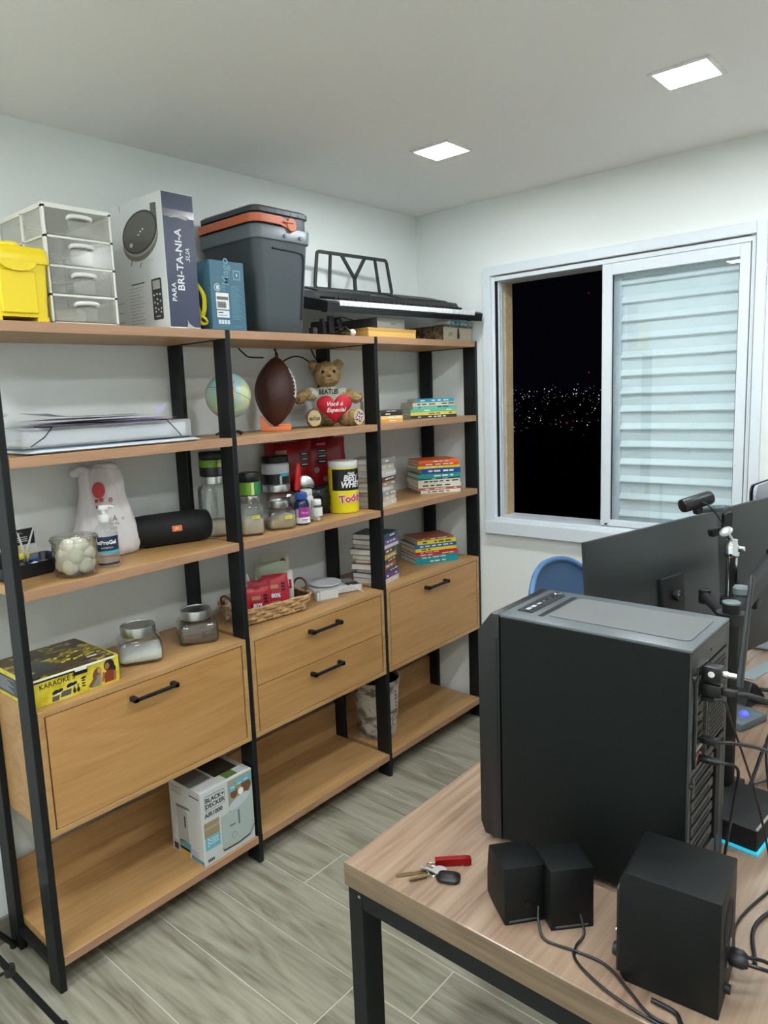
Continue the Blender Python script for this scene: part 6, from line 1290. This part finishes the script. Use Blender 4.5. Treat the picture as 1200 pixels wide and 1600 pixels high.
# monitor arm post
t=thing('arm_stand','black twin monitor arm on a post clamped to the desk behind the tower','monitor arm',(-1.385,-1.840,.75))
box('clamp',BLKM,t,-.045,.045,-.03,.05,0,.018,.003,2); cyl('post',.0175,.018,.437,BLKM,t,n=28,bev=.002); lathe('post_cap',[(.0178,.437),(.0185,.438),(.0185,.441),(.015,.443)],mat('arm cap grey',(.40,.44,.45),.45),t,n=28)
c1=(.060,.055); 
loft('elbow',[(.395,.03,.03,.0295,0,0),(.418,.03,.03,.0295,0,0)],BLK,t,8)
def arm(name,p0,p1,z_,w_=.022,hh=.040):
    d_=Vector((p1[0]-p0[0],p1[1]-p0[1],0)); L_=d_.length; a_=math.atan2(d_.y,d_.x)
    box(name,BLKM,t,0,L_,-w_,w_,-hh/2,hh/2,.012,3,M=Matrix.Translation((p0[0],p0[1],z_)) @ Matrix.Rotation(a_,4,'Z'))
    cyl('joint',w_+.003,-hh/2-.006,hh/2+.006,BLK,t,(p1[0],p1[1],z_),n=24,bev=.003)
arm('arm_segment',(.015,.010),(.180,.105),.395,.011,.026)
arm('arm_segment',(.0,.0),(.62,.050),.405,.016,.050); box('clamp_block',BLKM,t,.318,.358,.020,.108,.338,.3598,.003,2)
lathe('joint_cap',[(.016,.431),(.017,.445),(.014,.449)],mat('arm cap grey',(.40,.44,.45),.45),t,(.115,.010,0),28)
# webcam on a folded mini tripod
t=thing('webcam','black webcam with a folding clip perched on top of the first monitor','webcam',(-.985,-1.668,1.300),math.radians(-36)); t.rotation_euler=(0,math.radians(-12),math.radians(-36))
lathe('camera_body',[(.013,-.046),(.0175,-.044),(.019,-.038),(.019,.038),(.0175,.044),(.013,.046)],BLK,t,M=Matrix.Translation((-.018,0,.052)) @ Matrix.Rotation(PI/2,4,'Y') @ Matrix.Rotation(.0,4,'X'),n=28)
cyl('lens',.010,0,.004,SCR,t,M=face('+y',-.018,.015,.052),n=20); box('neck',BLK,t,-.028,-.008,-.010,.010,.018,.040,.003,2); prism('clip_top',rrect(-.016,.016,-.058,.014,.006),.009,mat('clip grey',(.26,.28,.29),.35),t,Matrix.Translation((0,0,.018)) @ Matrix.Rotation(-.12,4,'X') @ Matrix.Rotation(.5,4,'Z'),.002)
prism('clip_leg',rrect(-.014,.014,-.055,.0,.004),.010,BLK,t,Matrix.Translation((.028,-.050,.018)) @ Matrix.Rotation(.25,4,'X') @ Matrix.Rotation(PI/2,4,'X'),.002); box('clip_foot',BLK,t,-.012,.018,-.036,-.016,-.046,-.026,.003,2)
tube('lead',[(-.018,-.016,.050),(-.010,-.032,.046),(.004,-.056,.0),(.012,-.070,-.07),(.010,-.075,-.16),(.02,-.060,-.24)],.0022,BLK,t,6)
t=thing('mini_tripod','chrome mini tripod standing folded on the monitor arm','tripod',(-1.046,-1.752,1.110))
for a in range(3): cyl('leg',.0065,0,.105,CHROME,t,(.0085*math.cos(a*2.094+.5),.0085*math.sin(a*2.094+.5),0),n=14,bev=.001)
cyl('hub',.013,.0,.104,BLK,t,n=12); lathe('collar',[(.0165,.105),(.018,.107),(.018,.118),(.016,.122),(.016,.136),(.0135,.139),(.0135,.150),(.010,.152)],CHROME,t,n=28); cyl('lock_knob',.007,0,.012,CHROME,t,M=face('-y',.008,-.016,.126),n=16,bev=.001)
tube('ball_neck',[(0,0,.150),(-.006,.004,.160),(-.012,.008,.168)],.004,CHROME,t,8); lathe('plate',[(.014,0),(.0165,.002),(.0165,.005),(.014,.006)],mat('plate satin',(.72,.74,.74),.3,metal=.8),t,M=Matrix.Translation((-.014,.010,.170)) @ Matrix.Rotation(-.7,4,'Y') @ Matrix.Rotation(-.3,4,'X'),n=24); box('foot_block',BLK,t,-.018,.018,-.014,.014,-.020,.0,.003,2)
# silver display further right
t=thing('silver_display','silver-backed display with rounded corners rising beyond the monitors','display',(-.285,-1.680,.722),math.radians(-4))
SIL=mat('silver grey back',(.66,.68,.72),.35,metal=.3); t.rotation_euler=(math.radians(-2),0,math.radians(-4))
prism('lid',rrect(-.165,.165,.28,.600,.03),.010,SIL,t,face('-y',0,-.010,0),.002); prism('bezel',rrect(-.167,.167,.278,.602,.03),.005,BLK,t,face('-y',0,-.0,0),.001); box('stand',SIL,t,-.03,.03,.0,.012,.035,.30,.003,2); box('base',SIL,t,-.10,.10,-.05,.075,.0315,.042,.003,2)
patch('logo_mark',[(-.003,-.014),(.001,-.016),(.006,.012),(.002,.016)],PRG,t,face('-y',.085,-.0202,.52),.0005); patch('logo_mark',[(-.002,.0),(.004,.004),(.004,.014),(0,.014)],PRG,t,face('-y',.073,-.0202,.53),.0005)
# bits on the desk behind the tower
t=thing('usb_hub','blue-lit grey hub among the cables right of the tower','hub',(-1.000,-1.785,.75),-.3); box('case',mat('hub grey',(.36,.41,.43),.4),t,-.06,.06,-.03,.03,0,.022,.005,2); lathe('lamp',[(.010,.022),(.012,.025),(.008,.032),(.002,.035)],mat('blue lamp',(.25,.30,1.0),.3,emit=1.5),t)
t=thing('display_stand','black triangular display stand right of the aerial','stand',(-.86,-1.752,.75),-.2); prism('foot',[(-.07,0),(.07,0),(.05,.012),(.01,.06),(-.02,.075),(-.03,.06),(-.05,.012)],.06,BLK,t,Matrix.Translation((0,.03,0)) @ Matrix.Rotation(PI/2,4,'X'),.004); box('tongue',mat('cap grey',(.55,.59,.60),.35),t,-.02,.14,-.03,.01,.077,.085,.003)
t=thing('power_strip_box','black boxy device with a cyan light line along its base','device',(-1.596,-1.952,.75),math.radians(-5))
box('case',BLKM,t,0,.17,.0,.10,.006,.050,.004,2); boxes('light_strip',mat('cyan light',(.20,.75,.88),.4,emit=.55),t,[(-.004,.172,-.004,.0,.001,.006),(-.004,-.0,-.0,.10,.001,.006)]); box('steel_trim',STEEL,t,0,.17,-.001,.003,.050,.053,0)
for k,(x_,y_,rz_,lb) in enumerate(((-1.20,-1.93,.5,'white plug tag among the cables right of the tower'),)): 
    t=thing('cable_tag',lb,'tag',(x_,y_,.76),rz_); loft('tag',[(0,.012,.018,.006),(.006,.013,.019,.006),(.008,.010,.016,.005)],WHP,t); tube('tie',[(0,.018,.004),(.004,.03,.006),(.0,.04,.002)],.0015,WHP,t,5)
t=thing('headset','black headset cushions lying at the far side of the desk','headset',(-.80,-1.86,.75),.2)
for s in (-1,1): lathe('ear_cushion',[(.030,0),(.038,.006),(.038,.018),(.028,.026),(.01,.022)],BLKM,t,(s*.05,0,0))
tube('band',[(-.05,.03,.012),(-.045,.09,.012),(0,.12,.012),(.045,.09,.012),(.05,.03,.012)],.006,BLK,t,8)
# small clear-capped item peeking from under the tower's front
t=thing('steel_ring','small chrome ring on the desk just in front of the tower','ring',(-1.676,-1.424,.75)); tube('ring',[(.012*math.cos(a*PI/6),.012*math.sin(a*PI/6),.003) for a in range(12)],.002,CHROME,t,6,closed=True,sub=3)
# ================================================================ BLUE CHAIR
t=thing('office_chair','blue-backed office chair with a dark rim behind the desk','office chair',(-.46,-1.16,0),math.radians(-2))
BLC=mat('blue chair mesh',(.46,.60,.76),.6,bump=.3,bscale=900); BLR=mat('blue chair rim',(.33,.49,.66),.45)
bm=bmesh.new(); g=[]
nx,nz=24,18
for i in range(nx+1):
    c_=[]
    for j in range(nz+1):
        u,v=-1+2*i/nx,-1+2*j/nz; sx=(1-abs(v)**3.2*.16)
        zt_=.50+.245*(1+v) if v<0 else .745+.240*v*(1-.36*abs(u)**2.6)
        c_.append(bm.verts.new((u*.275*sx,.185-.055*(1-u*u)*0+.05*(1-u*u)-.02*v,zt_)))
    g.append(c_)
for i in range(nx):
    for j in range(nz): bm.faces.new((g[i][j],g[i+1][j],g[i+1][j+1],g[i][j+1]))
edge=[g[i][nz].co.copy() for i in range(nx+1)]; le=[g[0][j].co.copy() for j in range(nz+1)]; re_=[g[nx][j].co.copy() for j in range(nz,-1,-1)]; bo=[g[i][0].co.copy() for i in range(nx,-1,-1)]
bmesh.ops.solidify(bm,geom=list(bm.faces),thickness=.006)
link('backrest',bm,BLC,t,None,True); tube('back_rim',le+edge[1:]+re_[1:]+bo[1:-1],.011,BLR,t,8,smooth_pts=False,closed=True); tube('side_guard',[p_+Vector((-.008,.004,0)) for p_ in le[3:nz-1]],.012,BLK,t,8,smooth_pts=False); tube('side_guard',[p_+Vector((.008,.004,0)) for p_ in re_[2:nz-3]],.012,BLK,t,8,smooth_pts=False)
loft('seat',[(.425,.20,.20,.06),(.44,.235,.225,.08),(.475,.24,.23,.08),(.495,.21,.20,.07)],mat('blue seat',(.18,.32,.52),.8,bump=.2,bscale=600),t); tube('back_stem',[(0,.10,.42),(0,.24,.43),(0,.262,.55),(0,.25,.66)],.018,BLK,t,8,flat=2)
cyl('column',.024,.12,.43,BLK,t,bev=.003)
for k in range(5):
    a=2*PI*k/5+.3; tube('base_arm',[(0,0,.13),(.15*math.cos(a),.15*math.sin(a),.115),(.27*math.cos(a),.27*math.sin(a),.075)],.018,BLK,t,8,r1=.012); cyl('caster',.026,-.018,.018,BLK,t,M=Matrix.Translation((.27*math.cos(a),.27*math.sin(a),.0265)) @ Matrix.Rotation(a,4,'Z') @ Matrix.Rotation(PI/2,4,'X'),n=18,bev=.004)
# ================================================================ BLACK FLOOR TRIPOD (left foreground)
t=thing('floor_tripod','black floor stand whose legs show at the bottom left corner','tripod',(-2.56,-.335,0))
tube('column',[(0,0,.16),(0,0,.9)],.012,BLKM,t,10,smooth_pts=False); cyl('hub',.028,.40,.45,BLK,t,bev=.004); cyl('lower_hub',.022,.17,.20,BLK,t,bev=.003)
for (fx,fy) in ((.215,-.14),(.262,.285),(-.27,.02)):
    tube('leg',[(fx*.08,fy*.08,.43),(fx,fy,.012)],.009,BLKM,t,8,smooth_pts=False); tube('brace',[(fx*.06,fy*.06,.18),(fx*.55,fy*.55,.217)],.005,BLKM,t,6,smooth_pts=False)
    lathe('rubber_foot',[(.010,0),(.012,.004),(.012,.02),(.009,.028)],BLK,t,(fx,fy,0),14); cyl('brace_clip',.014,-.012,.012,BLK,t,(fx*.55,fy*.55,.217),n=12)
